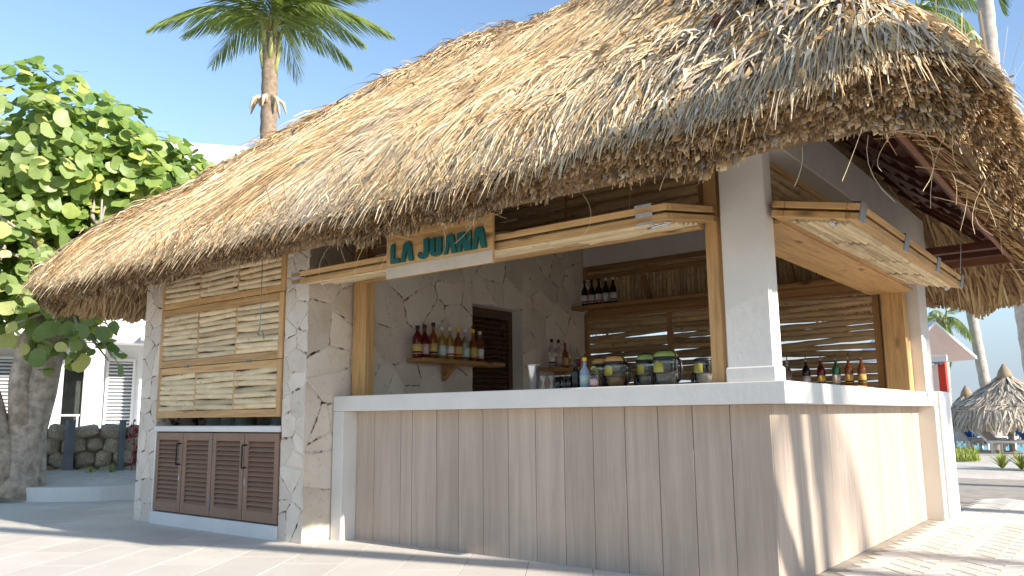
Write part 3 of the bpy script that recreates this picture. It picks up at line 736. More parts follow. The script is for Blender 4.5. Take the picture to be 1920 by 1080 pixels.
B1 = [(G_RED, C_BLK, L_YEL, 'dark red bottle with square yellow label, leftmost on the longer wall shelf', 1), (G_RED, C_BLK, L_PNK, 'wine red bottle with pink printed label, second on the longer wall shelf', 0),
      (G_AMBER, C_BLK, L_YEL, 'tall amber bottle with yellow label and black stopper, third on the longer wall shelf', 0), (G_GOLD, C_WHT, L_AQU, 'golden bottle with aqua label, fourth on the longer wall shelf', 0),
      (G_GOLD, C_WHT, L_WHT, 'pale golden bottle with white label, middle of the longer wall shelf', 0), (G_AMBER, C_YEL, L_YEL, 'amber bottle with yellow cap, sixth on the longer wall shelf', 0),
      (G_CLEAR, C_WHT, L_AQU, 'clear bottle with aqua label, seventh on the longer wall shelf', 0), (G_AMBER, C_YEL, L_YEL, 'amber bottle with yellow label, second from the right on the longer wall shelf', 0),
      (G_AMBER, C_WHT, L_WHT, 'slim amber bottle with white label at the right end of the longer wall shelf', 0)]
for k, (b_, c_, l_, lab, st) in enumerate(B1):
    bottle((XL+.11+R.uniform(-.02, .02), .825+k*.104, 1.44), b_, c_, l_, lab, 'bottles on the longer wall shelf', h=.30+(.03 if k == 2 else R.uniform(-.015, .012)), r=.043 if k < 2 else .039, style=st)
B2 = [(G_CLEAR, C_BLK, L_WHT, 'clear bottle with white label, leftmost on the shorter wall shelf'), (G_CLEAR, C_BLK, L_PNK, 'clear bottle with pink label, second on the shorter wall shelf'), (G_AMBER, C_RED, L_YEL, 'amber bottle standing between clear ones on the shorter wall shelf'),
      (G_CLEAR, C_WHT, L_YEL, 'clear bottle with yellow label, fourth on the shorter wall shelf'), (G_CLEAR, C_WHT, L_RED, 'clear bottle at the right end of the shorter wall shelf')]
for k, (b_, c_, l_, lab) in enumerate(B2):
    bottle((XL+.11, 2.86+k*.125, 1.44), b_, c_, l_, lab, 'bottles on the shorter wall shelf', h=.31 if k < 2 else .28, r=.036)
for k in range(5):
    bottle((-3.50+k*.095, 3.55, 2.165), G_DARK, C_BLK if k < 3 else C_WHT, L_WHT, ['black bottle with white label, first from the stone wall on the back shelf', 'black bottle with white label, second from the stone wall on the back shelf', 'black bottle, middle one of five on the back shelf', 'black bottle with white cap, fourth from the stone wall on the back shelf', 'black bottle with white cap, last of five on the back shelf'][k], 'black bottles on the back shelf', h=.31, r=.038)
PB = [(-1.30, G_RED, L_RED, 'dark bottle with red label and pourer half hidden by the white column'), (-1.14, G_CLEAR, L_PNK, 'clear bottle with pink label and pourer beside the white column'), (-.965, G_DARK, L_WHT, 'black bottle with white label and pourer on the back counter'),
      (-.83, G_RED, L_YEL, 'dark red bottle with yellow label left of the green one'), (-.695, G_GREEN, L_WHT, 'green bottle with white label and clear pourer on the back counter'), (-.585, G_AMBER, L_YEL, 'amber bottle with yellow label right of the green one'), (-.475, G_AMBER, L_YEL, 'amber bottle nearest the wooden rear post on the back counter')]
for k, (x, b_, l_, lab) in enumerate(PB):
    bottle((x-.03, 3.42, 1.165), b_, C_BLK, l_, lab, 'pourer bottles on the back counter', h=.255, r=.037, style=1, pourer=2)

# bar-top items -----------------------------------------------------------------------
def one(name, label, cat, loc, parts, group=None):
    t_ = thing(name, label, cat, loc, 0, group)
    for nm, me, mat, dz in parts: mobj(nm, me, mat, t_, T(loc[0], loc[1], loc[2]+dz))
    return t_
def cx_at(px, y):       # photo column at counter height -> x on a line parallel to the counter
    d = fw + rt*((px-960)/F_PX) + up*((540-720)/F_PX); t = (y-CAM.y)/d.y; return CAM.x+d.x*t
YI = .20
one('shaker_tin', 'tall steel cocktail shaker tin on the white counter', 'shaker', (cx_at(1001, YI), YI, H), [('cup', lathe_mesh([(0, 0), (.028, 0), (.030, .004), (.044, .165), (.0455, .168), (.043, .168), (.029, .008), (0, .008)], 20), STEEL, 0), ('rim', lathe_mesh([(.0455, .163), (.0475, .166), (.0475, .171), (.0455, .173)], 20), STEEL, 0)])
jig = [(0, 0), (.022, 0), (.023, .003), (.007, .042), (.007, .048), (.026, .094), (.024, .094), (.0, .05)]
one('jigger', 'woven steel jigger beside the shaker tin', 'jigger', (cx_at(1019, YI), YI, H), [('cup', lathe_mesh(jig, 14), PALMBARK, 0)], 'jiggers on the counter')
one('jigger', 'woven steel jigger nearer the small glasses', 'jigger', (cx_at(1035, YI+.03), YI+.03, H), [('cup', lathe_mesh(jig, 14), PALMBARK, 0)], 'jiggers on the counter')
gl = [(0, 0), (.022, 0), (.024, .004), (.027, .088), (.025, .088), (.022, .01), (0, .01)]
for k, (px, lab) in enumerate(((1047, 'small glass tumbler next to the jiggers'), (1058, 'small glass tumbler in the middle of three'), (1068, 'small glass tumbler next to the dark bottle'))):
    one('tumbler', lab, 'glass', (cx_at(px, YI), YI, H), [('cup', lathe_mesh(gl, 16), G_CLEAR, 0), ('rim', lathe_mesh([(.0265, .084), (.0275, .084), (.0275, .090), (.0265, .090)], 16), STEEL, 0)], 'tumblers on the counter')
bottle((cx_at(1080, YI), YI, H), G_DARK, C_BLK, None, 'slim black bottle on the counter beside the pale blue one', None, h=.19, r=.027)
bottle((cx_at(1097, YI), YI, H), G_BLUE, C_YEL, L_AQU, 'pale blue bottle with yellow cap on the counter', None, h=.20, r=.033, style=2)
bottle((cx_at(1114, YI-.03), YI-.03, H), G_CLEAR, C_GRN, L_PNK, 'small clear bottle with pink label before the orange lidded jars', None, h=.14, r=.028)
def jar(loc, lidm, label, group, r=.062, h=.150, flat_=False, arm=1):
    t_ = thing('juice_jar', label, 'jar', loc, 0, group); M = WM[t_.name]
    mobj('body', lathe_mesh([(0, 0), (r*.96, 0), (r, .006), (r, h*.92), (r*.97, h), (r*.94, h), (r*.95, h*.9), (r*.95, .01), (0, .01)], 24), G_CLEAR, t_, M)
    mobj('rim', lathe_mesh([(r*.99, h-.008), (r*1.06, h-.004), (r*1.06, h+.008), (r*.99, h+.010)], 24), BLACK, t_, M)
    dh = .012 if flat_ else .042
    mobj('lid', lathe_mesh([(r*1.0, h+.004), (r*.96, h+.004+dh*.5), (r*.75, h+.004+dh*.9), (r*.3, h+.004+dh), (0, h+.004+dh)], 24), lidm if not flat_ else BLACK, t_, M)
    m = MB(); m2 = MB()
    if not flat_: m2.tube([(r*1.02*math.cos(a), -.012, h+.006+(dh+.004)*math.sin(a)) for a in np.linspace(0, math.pi, 12)], .0055, 6)
    m.tube([(r*1.03, .0, h), (r*1.35, 0, h*.9), (r*1.42, 0, h*.55), (r*1.30, 0, h*.25), (r*1.0, 0, h*.16)], .008, 6)
    m2_ = MB(); m2_.tube([(-r*.99, -.02, h*.5), (-r*1.10, -.03, h*.42), (-r*1.08, -.03, h*.10), (-r*.98, -.02, h*.06)], .010, 6)
    m.build('handle', BLACK, t_, M, True); m2_.build('tap', BLACK, t_, M, True)
    if not flat_: m2.build('bail', BLACK, t_, M, True)
    lp = lathe_mesh([(r*1.005, h*.50), (r*1.005, h*.86)], 24)
    bm = bmesh.new(); bm.from_mesh(lp); bmesh.ops.delete(bm, geom=[f for f in bm.faces if not (math.radians(-150) < math.atan2(f.calc_center_median().y, f.calc_center_median().x) < math.radians(-70))], context='FACES'); bm.to_mesh(lp); bm.free()
    mobj('sticker', lp, STK, t_, M)
    mobj('contents', lathe_mesh([(0, .012), (r*.90, .012), (r*.92, h*.42), (0, h*.42)], 20), flat('juice', (.30, .27, .22) if lidm is not C_ORG else (.42, .24, .10)), t_, M)
    return t_
jar((cx_at(1128, .42), .42, H), C_ORG, 'left of the two clear jars with orange domed lids', 'orange lidded jars', r=.063, h=.158)
jar((cx_at(1155, .30), .30, H), C_ORG, 'right of the two clear jars with orange domed lids', 'orange lidded jars', r=.072, h=.158)
jar((cx_at(1214, .40), .40, H), C_GRN, 'left of the two clear jars with lime green domed lids', 'lime lidded jars', r=.065, h=.165)
jar((cx_at(1250, .28), .28, H), C_GRN, 'right of the two clear jars with lime green domed lids', 'lime lidded jars', r=.074, h=.168)
jar((cx_at(1322, .36), .36, H), C_BLK, 'clear jar with flat black lid beside the wooden post', None, r=.060, h=.150, flat_=True)

# ------------------------------------------------------------------ thatched roof
RXL, RXR, RYF, RYB, RR = -7.42, 1.14, -1.0, 5.6, 0.55
ZL = 2.20
def edist(x, y, r=RR):
    cxx, cyy_ = (RXL+RXR)/2, (RYF+RYB)/2
    qx = np.abs(x-cxx)-(RXR-RXL)/2+r; qy = np.abs(y-cyy_)-(RYB-RYF)/2+r
    return -(np.hypot(np.maximum(qx, 0), np.maximum(qy, 0))+np.minimum(np.maximum(qx, qy), 0)-r)
def lumps(x, y):
    return .028*np.sin(1.9*x+1.3*y+.4)*np.sin(2.3*y-.8*x)+.020*np.sin(4.3*x-2.2*y)*np.cos(3.7*y+1.1*x)+.010*np.sin(9.1*x+3*y)*np.sin(8.3*y-2*x)
def hipb(x, y):
    dr_ = RXR-x; df = y-RYF; dl = x-RXL
    return .10*np.exp(-((dr_-df)/.55)**2)*(df < 3.2)+.09*np.exp(-((dl-df)/.6)**2)*(df < 3.2)
def ztop(x, y):
    e = edist(x, y); ep = np.maximum(e, 0)
    return ZL+.85*ep+.12*(1-np.exp(-ep/.2))+1.25*np.minimum(e, 0)+lumps(x, y)*np.clip(e*3, .3, 1)+hipb(x, y)
def zin(x, y):
    e = edist(x, y); return np.where(e < .5, 2.065+1.15*(e-.2), 2.41+.85*(e-.5))
def grid_roof(name, zf, flip, off=0.0, emin=0.0):
    nx_, ny_ = 110, 88
    X, Y = np.meshgrid(np.linspace(RXL, RXR, nx_), np.linspace(RYF, RYB, ny_))
    e = edist(X, Y)
    for it in range(3):                       # pull outside points back to the rounded outline
        gxx = (edist(X+1e-3, Y)-edist(X-1e-3, Y))/2e-3; gyy = (edist(X, Y+1e-3)-edist(X, Y-1e-3))/2e-3
        d = np.maximum(emin-e, 0); X = X+gxx*d; Y = Y+gyy*d; e = edist(X, Y)
    V = np.stack([X, Y, zf(X, Y)+off], -1).reshape(-1, 3); f = []
    for j in range(ny_-1):
        for i in range(nx_-1):
            a = j*nx_+i; q = (a, a+1, a+nx_+1, a+nx_); f.append(q if not flip else q[::-1])
    return mesh(name, V, f)
roof = bpy.data.objects.new('roof', None); link(roof, bar, T(-3, 2.3, 2.2))
ob = mobj('thatch_bed', grid_roof('thatch_bed', ztop, False, -.045, .03), THBED, roof, Matrix.Identity(4), True)
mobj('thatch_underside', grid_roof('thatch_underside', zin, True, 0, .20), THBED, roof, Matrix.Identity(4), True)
# closing band between the two skins
def outline(n, inset=0.0):
    cxx, cyy_ = (RXL+RXR)/2, (RYF+RYB)/2; hx, hy = (RXR-RXL)/2-inset, (RYB-RYF)/2-inset; r = RR-inset
    segs = []; per = []
    L1, L2 = 2*(hx-r), 2*(hy-r); q = math.pi/2*r
    tot = 2*L1+2*L2+4*q; s = (np.arange(n)+.0)/n*tot
    return outline_at(s, inset), tot
def outline_at(s, inset=0.0):
    cxx, cyy_ = (RXL+RXR)/2, (RYF+RYB)/2; hx, hy = (RXR-RXL)/2-inset, (RYB-RYF)/2-inset; r = RR-inset
    L1, L2 = 2*(hx-r), 2*(hy-r); q = math.pi/2*r; tot = 2*L1+2*L2+4*q
    s = np.mod(s, tot); P = np.zeros((len(s), 2)); Nn = np.zeros((len(s), 2))
    b = np.cumsum([L1, q, L2, q, L1, q, L2, q])
    starts = [(-hx+r, -hy, 1, 0), None, (hx, -hy+r, 0, 1), None, (hx-r, hy, -1, 0), None, (-hx, hy-r, 0, -1), None]
    cen = [None, (hx-r, -hy+r, -math.pi/2), None, (hx-r, hy-r, 0), None, (-hx+r, hy-r, math.pi/2), None, (-hx+r, -hy+r, math.pi)]
    nor = [(0, -1), None, (1, 0), None, (0, 1), None, (-1, 0), None]
    for k in range(8):
        lo = b[k-1] if k else 0; m = (s >= lo) & (s < b[k]+1e-9); u = s[m]-lo
        if starts[k]:
            x, y, dx_, dy_ = starts[k]; P[m, 0] = x+dx_*u; P[m, 1] = y+dy_*u; Nn[m] = nor[k]
        else:
            x, y, a0 = cen[k]; a = a0+u/r; P[m, 0] = x+r*np.cos(a); P[m, 1] = y+r*np.sin(a); Nn[m, 0] = np.cos(a); Nn[m, 1] = np.sin(a)
    P += (cxx, cyy_); return P, Nn
(PO, NO), tot = outline(260); 
A0 = np.c_[PO-NO*.03, ztop(*(PO-NO*.03).T)-.045]; A1 = np.c_[PO-NO*.20, zin(*(PO-NO*.20).T)]; Vb = np.vstack([A0, A1]); nb = len(A0)
mobj('thatch_edge', mesh('thatch_edge', Vb, [(i, nb+i, nb+(i+1) % nb, (i+1) % nb) for i in range(nb)]), THBED, roof, Matrix.Identity(4))

def ribbon_mesh(name, C, Wd, side, tint, grey):
    """C: (n, s, 3) centre lines, Wd: (n, s) half widths, side: (n,3)"""
    n, s, _ = C.shape
    Lf = C-side[:, None, :]*Wd[:, :, None]; Rt = C+side[:, None, :]*Wd[:, :, None]
    V = np.stack([Lf, Rt], 2).reshape(-1, 3)
    base_ = (np.arange(n)*s*2)[:, None]+np.arange(s-1)[None]*2
    Fq = np.stack([base_, base_+1, base_+3, base_+2], -1).reshape(-1, 4)
    me = bpy.data.meshes.new(name)
    me.vertices.add(len(V)); me.vertices.foreach_set('co', V.astype(np.float32).ravel())
    me.loops.add(Fq.size); me.loops.foreach_set('vertex_index', Fq.astype(np.int32).ravel())
    me.polygons.add(len(Fq)); me.polygons.foreach_set('loop_start', np.arange(0, Fq.size, 4, dtype=np.int32)); me.polygons.foreach_set('loop_total', np.full(len(Fq), 4, np.int32))
    a = me.attributes.new('tint', 'FLOAT', 'POINT'); a.data.foreach_set('value', np.repeat(tint, s*2).astype(np.float32))
    a = me.attributes.new('grey', 'FLOAT', 'POINT'); a.data.foreach_set('value', np.repeat(grey, s*2).astype(np.float32))
    me.update(calc_edges=True); me.validate(); return me
def grad(zf, x, y, h=.02):
    return (zf(x+h, y)-zf(x-h, y))/(2*h), (zf(x, y+h)-zf(x, y-h))/(2*h)
def vnoise(x, y, f, seed):
    r_ = np.random.default_rng(seed); o = 0
    for k in range(5):
        a = r_.uniform(0, 6.28); b = r_.uniform(.6, 1.5); p = r_.uniform(0, 6.28)
        o = o+np.sin(f*b*(x*math.cos(a)+y*math.sin(a))+p)
    return o/5
def surf_straws(name, n, Lr, Wr, lift, jit, greyf, tintf, weight=None, sgn=1, zf=ztop, emin=-.02, emax=9, segs=4, box_=None, droop=0.0, over=.045, endmin=None):
    xs_, ys_ = [], []; got = 0
    bx = box_ or (RXL, RXR, RYF, RYB)
    while got < n:
        x = rng.uniform(bx[0], bx[1], n*2); y = rng.uniform(bx[2], bx[3], n*2); e = edist(x, y)
        k = (e > emin) & (e < emax)
        if weight is not None: k &= rng.uniform(0, 1, n*2) < weight(x, y)
        xs_.append(x[k]); ys_.append(y[k]); got += k.sum()
    x = np.concatenate(xs_)[:n]; y = np.concatenate(ys_)[:n]
    gx_, gy_ = grad(edist, x, y, .15); g = np.hypot(gx_, gy_)+1e-6; dx_, dy_ = -gx_/g, -gy_/g
    a = rng.normal(0, jit, n)+.30*vnoise(x, y, 3.1, 77)+.18*vnoise(x, y, 9, 78)
    ca, sa = np.cos(a), np.sin(a); dx_, dy_ = dx_*ca-dy_*sa, dx_*sa+dy_*ca
    Ln = rng.uniform(Lr[0], Lr[1], n)*.76; Ln = np.minimum(Ln, np.maximum(edist(x, y)+over*rng.uniform(-.4, 1, n), .05)); curl = rng.normal(0, .25, n)
    s = np.linspace(0, 1, segs)
    if endmin is not None: Ln = np.minimum(Ln, np.maximum(edist(x, y)-endmin, .03))
    lat = (curl[:, None]*s**2*.25)*Ln[:, None]
    X = x[:, None]+dx_[:, None]*Ln[:, None]*s-dy_[:, None]*lat; Y = y[:, None]+dy_[:, None]*Ln[:, None]*s+dx_[:, None]*lat
    l0 = rng.uniform(-.025, .01, n)[:, None]; l1 = np.abs(rng.normal(lift[0], lift[1], n))[:, None]
    Z = zf(X, Y)+sgn*(l0+l1*np.sin(np.minimum(s*2.2, 1.9))) - droop*s**3
    if sgn > 0: Z = Z+.022*np.maximum(vnoise(X*1.0, Y, 7, 61), -.2)*np.clip(edist(X, Y)*6, 0, 1)
    C = np.stack([X, Y, Z], -1)
    hw = rng.uniform(Wr[0], Wr[1], n)[:, None]*np.interp(s, [0, .3, 1], [.8, 1, .25])[None]
    # side vector: across, rolled a bit out of the surface
    sd_ = np.stack([-dy_, dx_, np.zeros(n)], -1); zz = np.zeros((n, 3)); zz[:, 2] = 1; ro = rng.normal(0, .55, n)[:, None]
    sd_ = sd_*np.cos(ro)+zz*np.sin(ro)
    return ribbon_mesh(name, C, hw, sd_, np.clip(tintf(x, y, n), 0, 1), np.clip(greyf(x, y, n), 0, 1))
wf = lambda x, y: np.where((y-RYF) <= np.minimum(x-RXL, RXR-x)+.4, 1.0, np.where(RXR-x < 1.6, .55, np.where(y > 3.0, .10, .35)))
greyF = lambda x, y, n: np.clip(.95*np.exp(-((x-.35)/.85)**2)*np.exp(-((y+.2)/.9)**2)*(vnoise(x, y, 4, 5) > -.02)+.8*(vnoise(x, y, 2.3, 6) > .42)*rng.uniform(.2, 1, n), 0, 1)*(rng.uniform(0, 1, n) < .6)
tintF = lambda x, y, n: .70+.20*rng.normal(0, 1, n)+.20*vnoise(x, y, 2.6, 9)+.20*vnoise(x, y, 8, 10)
tag(mobj('thatch', surf_straws('thatch', 105000, (.30, .95), (.0022, .0066), (.018, .024), .15, greyF, tintF, wf), THATCH, roof, Matrix.Identity(4)), kind='stuff')
# broad dry leaf strips, mostly grey, over the near corner and along the hips
wb = lambda x, y: np.clip(1.2*np.exp(-((x-.45)/.9)**2-((y+.1)/1.0)**2), 0, 1)
tag(mobj('thatch_leaves', surf_straws('thatch_leaves', 2600, (.22, .50), (.006, .018), (.045, .04), .45, lambda x, y, n: (rng.uniform(0, 1, n) < .45)*rng.uniform(.4, 1, n), lambda x, y, n: .72+.2*rng.normal(0, 1, n), wb, emin=.0), THATCH, roof, Matrix.Identity(4)), kind='stuff')
wr = lambda x, y: np.where(np.abs(np.minimum(np.minimum(x-RXL, RXR-x), 9)-(y-RYF)) < .35, 1.0, 0.03)*(y < 2.6)+(np.abs(y-2.3) < .5)*(x > -4.8)*(x < -1.6)*1.0
tag(mobj('ridge_straw', surf_straws('ridge_straw', 7000, (.25, .6), (.004, .012), (.05, .04), .55, lambda x, y, n: (rng.uniform(0, 1, n) < .25)*.8, lambda x, y, n: .5+.25*rng.normal(0, 1, n), wr), THATCH, roof, Matrix.Identity(4)), kind='stuff')
# cut ends along the eaves
def fringe(name, n, srange, qf, Lr, Wr, ang, tintf, greyp=.1, segs=3):
    s = rng.uniform(srange[0], srange[1], n) if not callable(srange) else srange(n)
    P_, N_ = outline_at(s); q = qf(n)
    inx = .19*q; zt_ = ztop(*(P_-N_*.02).T); zbm = zin(*(P_-N_*.22).T)+.01
    bz = zt_*(1-q)+(zbm)*q + .025*np.sin(s*5.3)*q
    cl = vnoise(s*1.0, s*0+1, 7.0, 31)+.6*vnoise(s, s*0, 23.0, 32)
    bz = bz-.045*np.maximum(cl, -.4)*(.25+q); inx = inx+.05*vnoise(s, q, 11.0, 33)
    Ln = rng.uniform(Lr[0], Lr[1], n)*(1+.5*np.maximum(cl, 0)*q); a = rng.normal(ang[0], ang[1], n)+q*ang[2]
    tj = rng.normal(0, .28, n); Tn = np.stack([-N_[:, 1], N_[:, 0]], -1)
    D2 = N_*np.cos(tj)[:, None]+Tn*np.sin(tj)[:, None]
    D = np.concatenate([D2*np.cos(a)[:, None], -np.sin(a)[:, None]], 1)
    tip = np.concatenate([P_-N_*inx[:, None], bz[:, None]], 1)+D*rng.uniform(-.02, .05, n)[:, None]
    sv = np.linspace(0, 1, segs)
    C = tip[:, None, :]-D[:, None, :]*(Ln[:, None, None]*(1-sv)[None, :, None]); C[:, :, 2] -= (Ln*.10)[:, None]*sv**2
    lim = ztop(C[:, :, 0], C[:, :, 1])-.012; C[:, :, 2] = np.where(edist(C[:, :, 0], C[:, :, 1]) > .01, np.minimum(C[:, :, 2], lim), C[:, :, 2])
    side = np.concatenate([Tn, np.zeros((n, 1))], 1); ro = rng.normal(0, .7, n)[:, None]; side = side*np.cos(ro)+np.array([[0, 0, 1.]])*np.sin(ro)
    hw = rng.uniform(Wr[0], Wr[1], n)[:, None]*np.interp(sv, [0, .7, 1], [.8, 1, .8])[None]
    return ribbon_mesh(name, C, hw, side, np.clip(tintf(n, q), 0, 1), (rng.uniform(0, 1, n) < greyp)*rng.uniform(.4, 1, n))
_, TOT = outline(4)
FRONT = 2*((RXR-RXL)/2-RR)
def s_weight(n):      # the front and near side eaves carry most of the cut ends that show
    k = rng.uniform(0, 1, n); a = rng.uniform(-1.0, FRONT+.9, n); b = rng.uniform(FRONT, FRONT+7.5, n); c = rng.uniform(0, TOT, n)
    return np.where(k < .58, a, np.where(k < .86, b, c))
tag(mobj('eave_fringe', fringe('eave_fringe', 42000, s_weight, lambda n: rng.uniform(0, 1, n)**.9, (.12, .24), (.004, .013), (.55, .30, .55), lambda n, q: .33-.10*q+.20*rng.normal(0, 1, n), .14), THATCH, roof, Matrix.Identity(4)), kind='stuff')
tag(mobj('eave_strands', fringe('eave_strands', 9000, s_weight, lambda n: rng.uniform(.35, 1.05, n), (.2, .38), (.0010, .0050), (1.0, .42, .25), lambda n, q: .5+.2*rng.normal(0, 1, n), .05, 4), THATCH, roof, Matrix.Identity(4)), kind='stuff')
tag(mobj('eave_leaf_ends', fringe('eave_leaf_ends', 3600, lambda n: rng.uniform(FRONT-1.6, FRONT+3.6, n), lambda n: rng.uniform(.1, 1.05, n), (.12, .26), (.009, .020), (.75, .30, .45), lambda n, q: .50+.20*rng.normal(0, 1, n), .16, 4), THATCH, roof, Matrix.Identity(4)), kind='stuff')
# loose overshooting straws that break the lip line
tag(mobj('lip_straw', surf_straws('lip_straw', 3600, (.25, .5), (.0016, .006), (.03, .03), .30, lambda x, y, n: (rng.uniform(0, 1, n) < .15)*.8, lambda x, y, n: .66+.2*rng.normal(0, 1, n), wf, emin=.0, emax=.30, over=.14, droop=.04), THATCH, roof, Matrix.Identity(4)), kind='stuff')
hv = MB()
for k in range(64):
    s_ = np.array([R.uniform(.4, FRONT+4.5)]); P_, N_ = outline_at(s_); q = R.uniform(.1, .3); p = Vector((P_[0][0]-N_[0][0]*q, P_[0][1]-N_[0][1]*q, 2.06)); d = Vector((R.uniform(-.10, .10), R.uniform(-.10, .10), -R.uniform(.10, .32))); c = Vector((R.uniform(-.05, .05), R.uniform(-.05, .05), 0))
    hv.tube([p+d*t_+c*(4*t_*(1-t_)) for t_ in (0, .2, .4, .6, .8, 1)], .0010, 3)
tag(hv.build('loose_fibre', THATCH, roof, Matrix.Identity(4)), kind='stuff')
for a_, v_ in (('tint', .8), ('grey', 0)):
    me_ = bpy.data.objects['loose_fibre'].data; at_ = me_.attributes.new(a_, 'FLOAT', 'POINT'); at_.data.foreach_set('value', [v_]*len(me_.vertices))
# leaf skirt seen from below at the far and side eaves
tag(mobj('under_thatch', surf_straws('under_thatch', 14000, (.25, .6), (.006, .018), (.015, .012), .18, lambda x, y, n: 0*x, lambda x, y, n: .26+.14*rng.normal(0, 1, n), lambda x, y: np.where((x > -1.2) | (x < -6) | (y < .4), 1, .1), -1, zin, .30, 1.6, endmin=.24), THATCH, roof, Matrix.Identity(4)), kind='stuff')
def skirt(n):
    k = rng.uniform(0, 1, n); return np.where(k < .55, rng.uniform(FRONT+.8+5.3, FRONT+.8+5.3+3.2, n), rng.uniform(TOT-2.6, TOT, n))
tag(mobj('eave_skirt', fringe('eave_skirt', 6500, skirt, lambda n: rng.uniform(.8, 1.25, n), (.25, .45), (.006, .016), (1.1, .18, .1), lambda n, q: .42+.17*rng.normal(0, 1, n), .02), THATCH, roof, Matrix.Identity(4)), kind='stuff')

# eave timber
box('fascia_board', (.575, -.50, 2.36), (.615, 5.02, 2.50), FASCIA, bar, .004)
box('fascia_board', (-6.8, -.52, 2.38), (.574, -.48, 2.50), FASCIA, bar, .004)
box('fascia_board', (-6.8, 4.98, 2.38), (.574, 5.02, 2.50), FASCIA, bar, .004)
for k in range(6):
    x = .53-k*.095; z = 2.435+.85*(.575-x)*.82
    box('batten', (x-.035, -.47, z), (x+.035, 3.62 if k > 2 else 4.97, z+.035), MAHOG, bar, .003)
for k, y in enumerate(np.arange(-.3, 5.0, .53)):
    L_ = .86; c = (.17, y, 2.71+.04)
    obox('rafter', c, (L_, .05, .09), Matrix.Rotation(math.atan(.82), 4, 'Y'), MAHOG, bar, .003)
for y in (4.2, 4.62): box('tie_beam', (-1.2, y-.05, 2.40), (.57, y+.05, 2.47), MAHOG, bar, .004)
# ------------------------------------------------------------------ vegetation
def frond_mesh(seed, Ln=2.6, droop=.9, leaflets=62, ll=.66, drop=.8):
    rr = np.random.default_rng(seed); m = leaflets
    t = np.linspace(.0, 1, 14)
    def cur(t): return np.stack([Ln*(t-.18*t**3), 0*t, Ln*(.42*t-.95*droop*t**2)], -1)
    C = cur(t); V, Fc = tube_data([tuple(p) for p in C], list(np.interp(t, [0, .15, 1], [.045, .022, .004])), 5)
    V = [tuple(v) for v in V]; tint = [0.95]*len(V)
    for sgn in (-1, 1):
        for i in range(m):
            tt = .16+.84*(i+rr.uniform(-.3, .3))/m; tt = min(tt, .995); p = cur(np.array([tt]))[0]; tg = cur(np.array([min(1, tt+.02)]))[0]-cur(np.array([tt-.02]))[0]; tg /= np.linalg.norm(tg)
            L_ = ll*np.sin(np.pi*min(1, .12+.86*tt))**.6*rr.uniform(.8, 1.1); ang = math.radians(rr.uniform(48, 66)-22*tt)
            side = np.array([0, sgn, 0.]); d = tg*math.cos(ang)+side*math.sin(ang); upv = np.cross(tg, side)*sgn
            d = d-np.array([0, 0, 1])*drop*rr.uniform(.5, 1.2)*.6; d /= np.linalg.norm(d)
            wv = np.cross(d, np.array([0, 0, 1.])); wv /= np.linalg.norm(wv)+1e-6; wv = wv*.8+np.array([0, 0, .45])
            o = len(V); tv = rr.uniform(.15, .85)
            for s, hw in ((0, .010), (.45, .017), (.8, .012), (1, .002)):
                q = p+d*L_*s-np.array([0, 0, 1])*drop*.45*L_*s**2
                V += [tuple(q-wv*hw), tuple(q+wv*hw)]; tint += [tv, tv]
            Fc += [(o, o+1, o+3, o+2), (o+2, o+3, o+5, o+4), (o+4, o+5, o+7, o+6)]
    me = mesh('frond', V, Fc); a = me.attributes.new('tint', 'FLOAT', 'POINT'); a.data.foreach_set('value', tint)
    me.materials.append(FROND); return me
FRM = [frond_mesh(s, 2.5, d, drop=dr_) for s, d, dr_ in ((1, .85, .8), (2, 1.1, 1.2), (3, .7, .7), (4, 1.2, 1.4))]
def trunk_pts(base, top, bend, n=26):
    b = Vector(base); t = Vector(top); P_ = []
    for i in range(n):
        s = i/(n-1); P_.append(b.lerp(t, s)+Vector((bend[0], bend[1], 0))*math.sin(s*math.pi))
    return P_
def palm(label, base, top, bend, r0, r1, nf=16, fs=1.0, crown=True, bark=None, kinds=(0, 1, 2, 3), tilt=(25, 110), seed=1, boots=True):
    rr = random.Random(seed)
    t_ = thing('palm_tree', label, 'palm tree', base)
    P_ = trunk_pts(base, top, bend, 60); rad = [r0+(r1-r0)*min(1, i/59*1.0)+(.06*math.exp(-i/3.))+(.008 if i % 2 else -.004) for i in range(60)]
    v, f = tube_data(P_, rad, 12); mobj('trunk', mesh('trunk', v, f), bark or PALMBARK, t_, Matrix.Identity(4), True)
    if crown:
        for k in range(nf):
            az = k*2.39996+rr.uniform(-.2, .2); el = math.radians(tilt[0]+(tilt[1]-tilt[0])*(k+.5)/nf)      # from vertical
            M = T(*top) @ RZ(az) @ Matrix.Rotation(el-math.radians(67), 4, 'Y') @ Matrix.Scale(fs*rr.uniform(.85, 1.1), 4)
            link(bpy.data.objects.new('frond', FRM[kinds[(k+seed) % 4]]), t_, M)
        if boots:
            d = (Vector(top)-Vector(base)).normalized(); m = MB()
            for k in range(9):
                a = k*2.4; c = Vector(top)-d*(.12+.09*k); m.tube([c+Vector((math.cos(a)*r1*.8, math.sin(a)*r1*.8, 0)), c+Vector((math.cos(a)*r1*1.15, math.sin(a)*r1*1.15, .25)), c+Vector((math.cos(a)*r1*1.5, math.sin(a)*r1*1.5, .5))], [.05, .045, .02], 6)
            m.build('frond_base', plain('frond_base', (0.34, .36, .12), .6, .25, 6, .2), t_, Matrix.Identity(4), True)
    return t_
pb = palm('young coconut palm rising behind the thatched roof', (-10.85, 4.4, 0), (-10.92, 4.3, 8.2), (0, 0), .17, .14, nf=22, fs=.80, tilt=(0, 36), seed=3, kinds=(1, 3, 1, 3), bark=plain('brown_palm_bark', (.26, .19, .13), .9, .35, 12, .9))
m = MB()
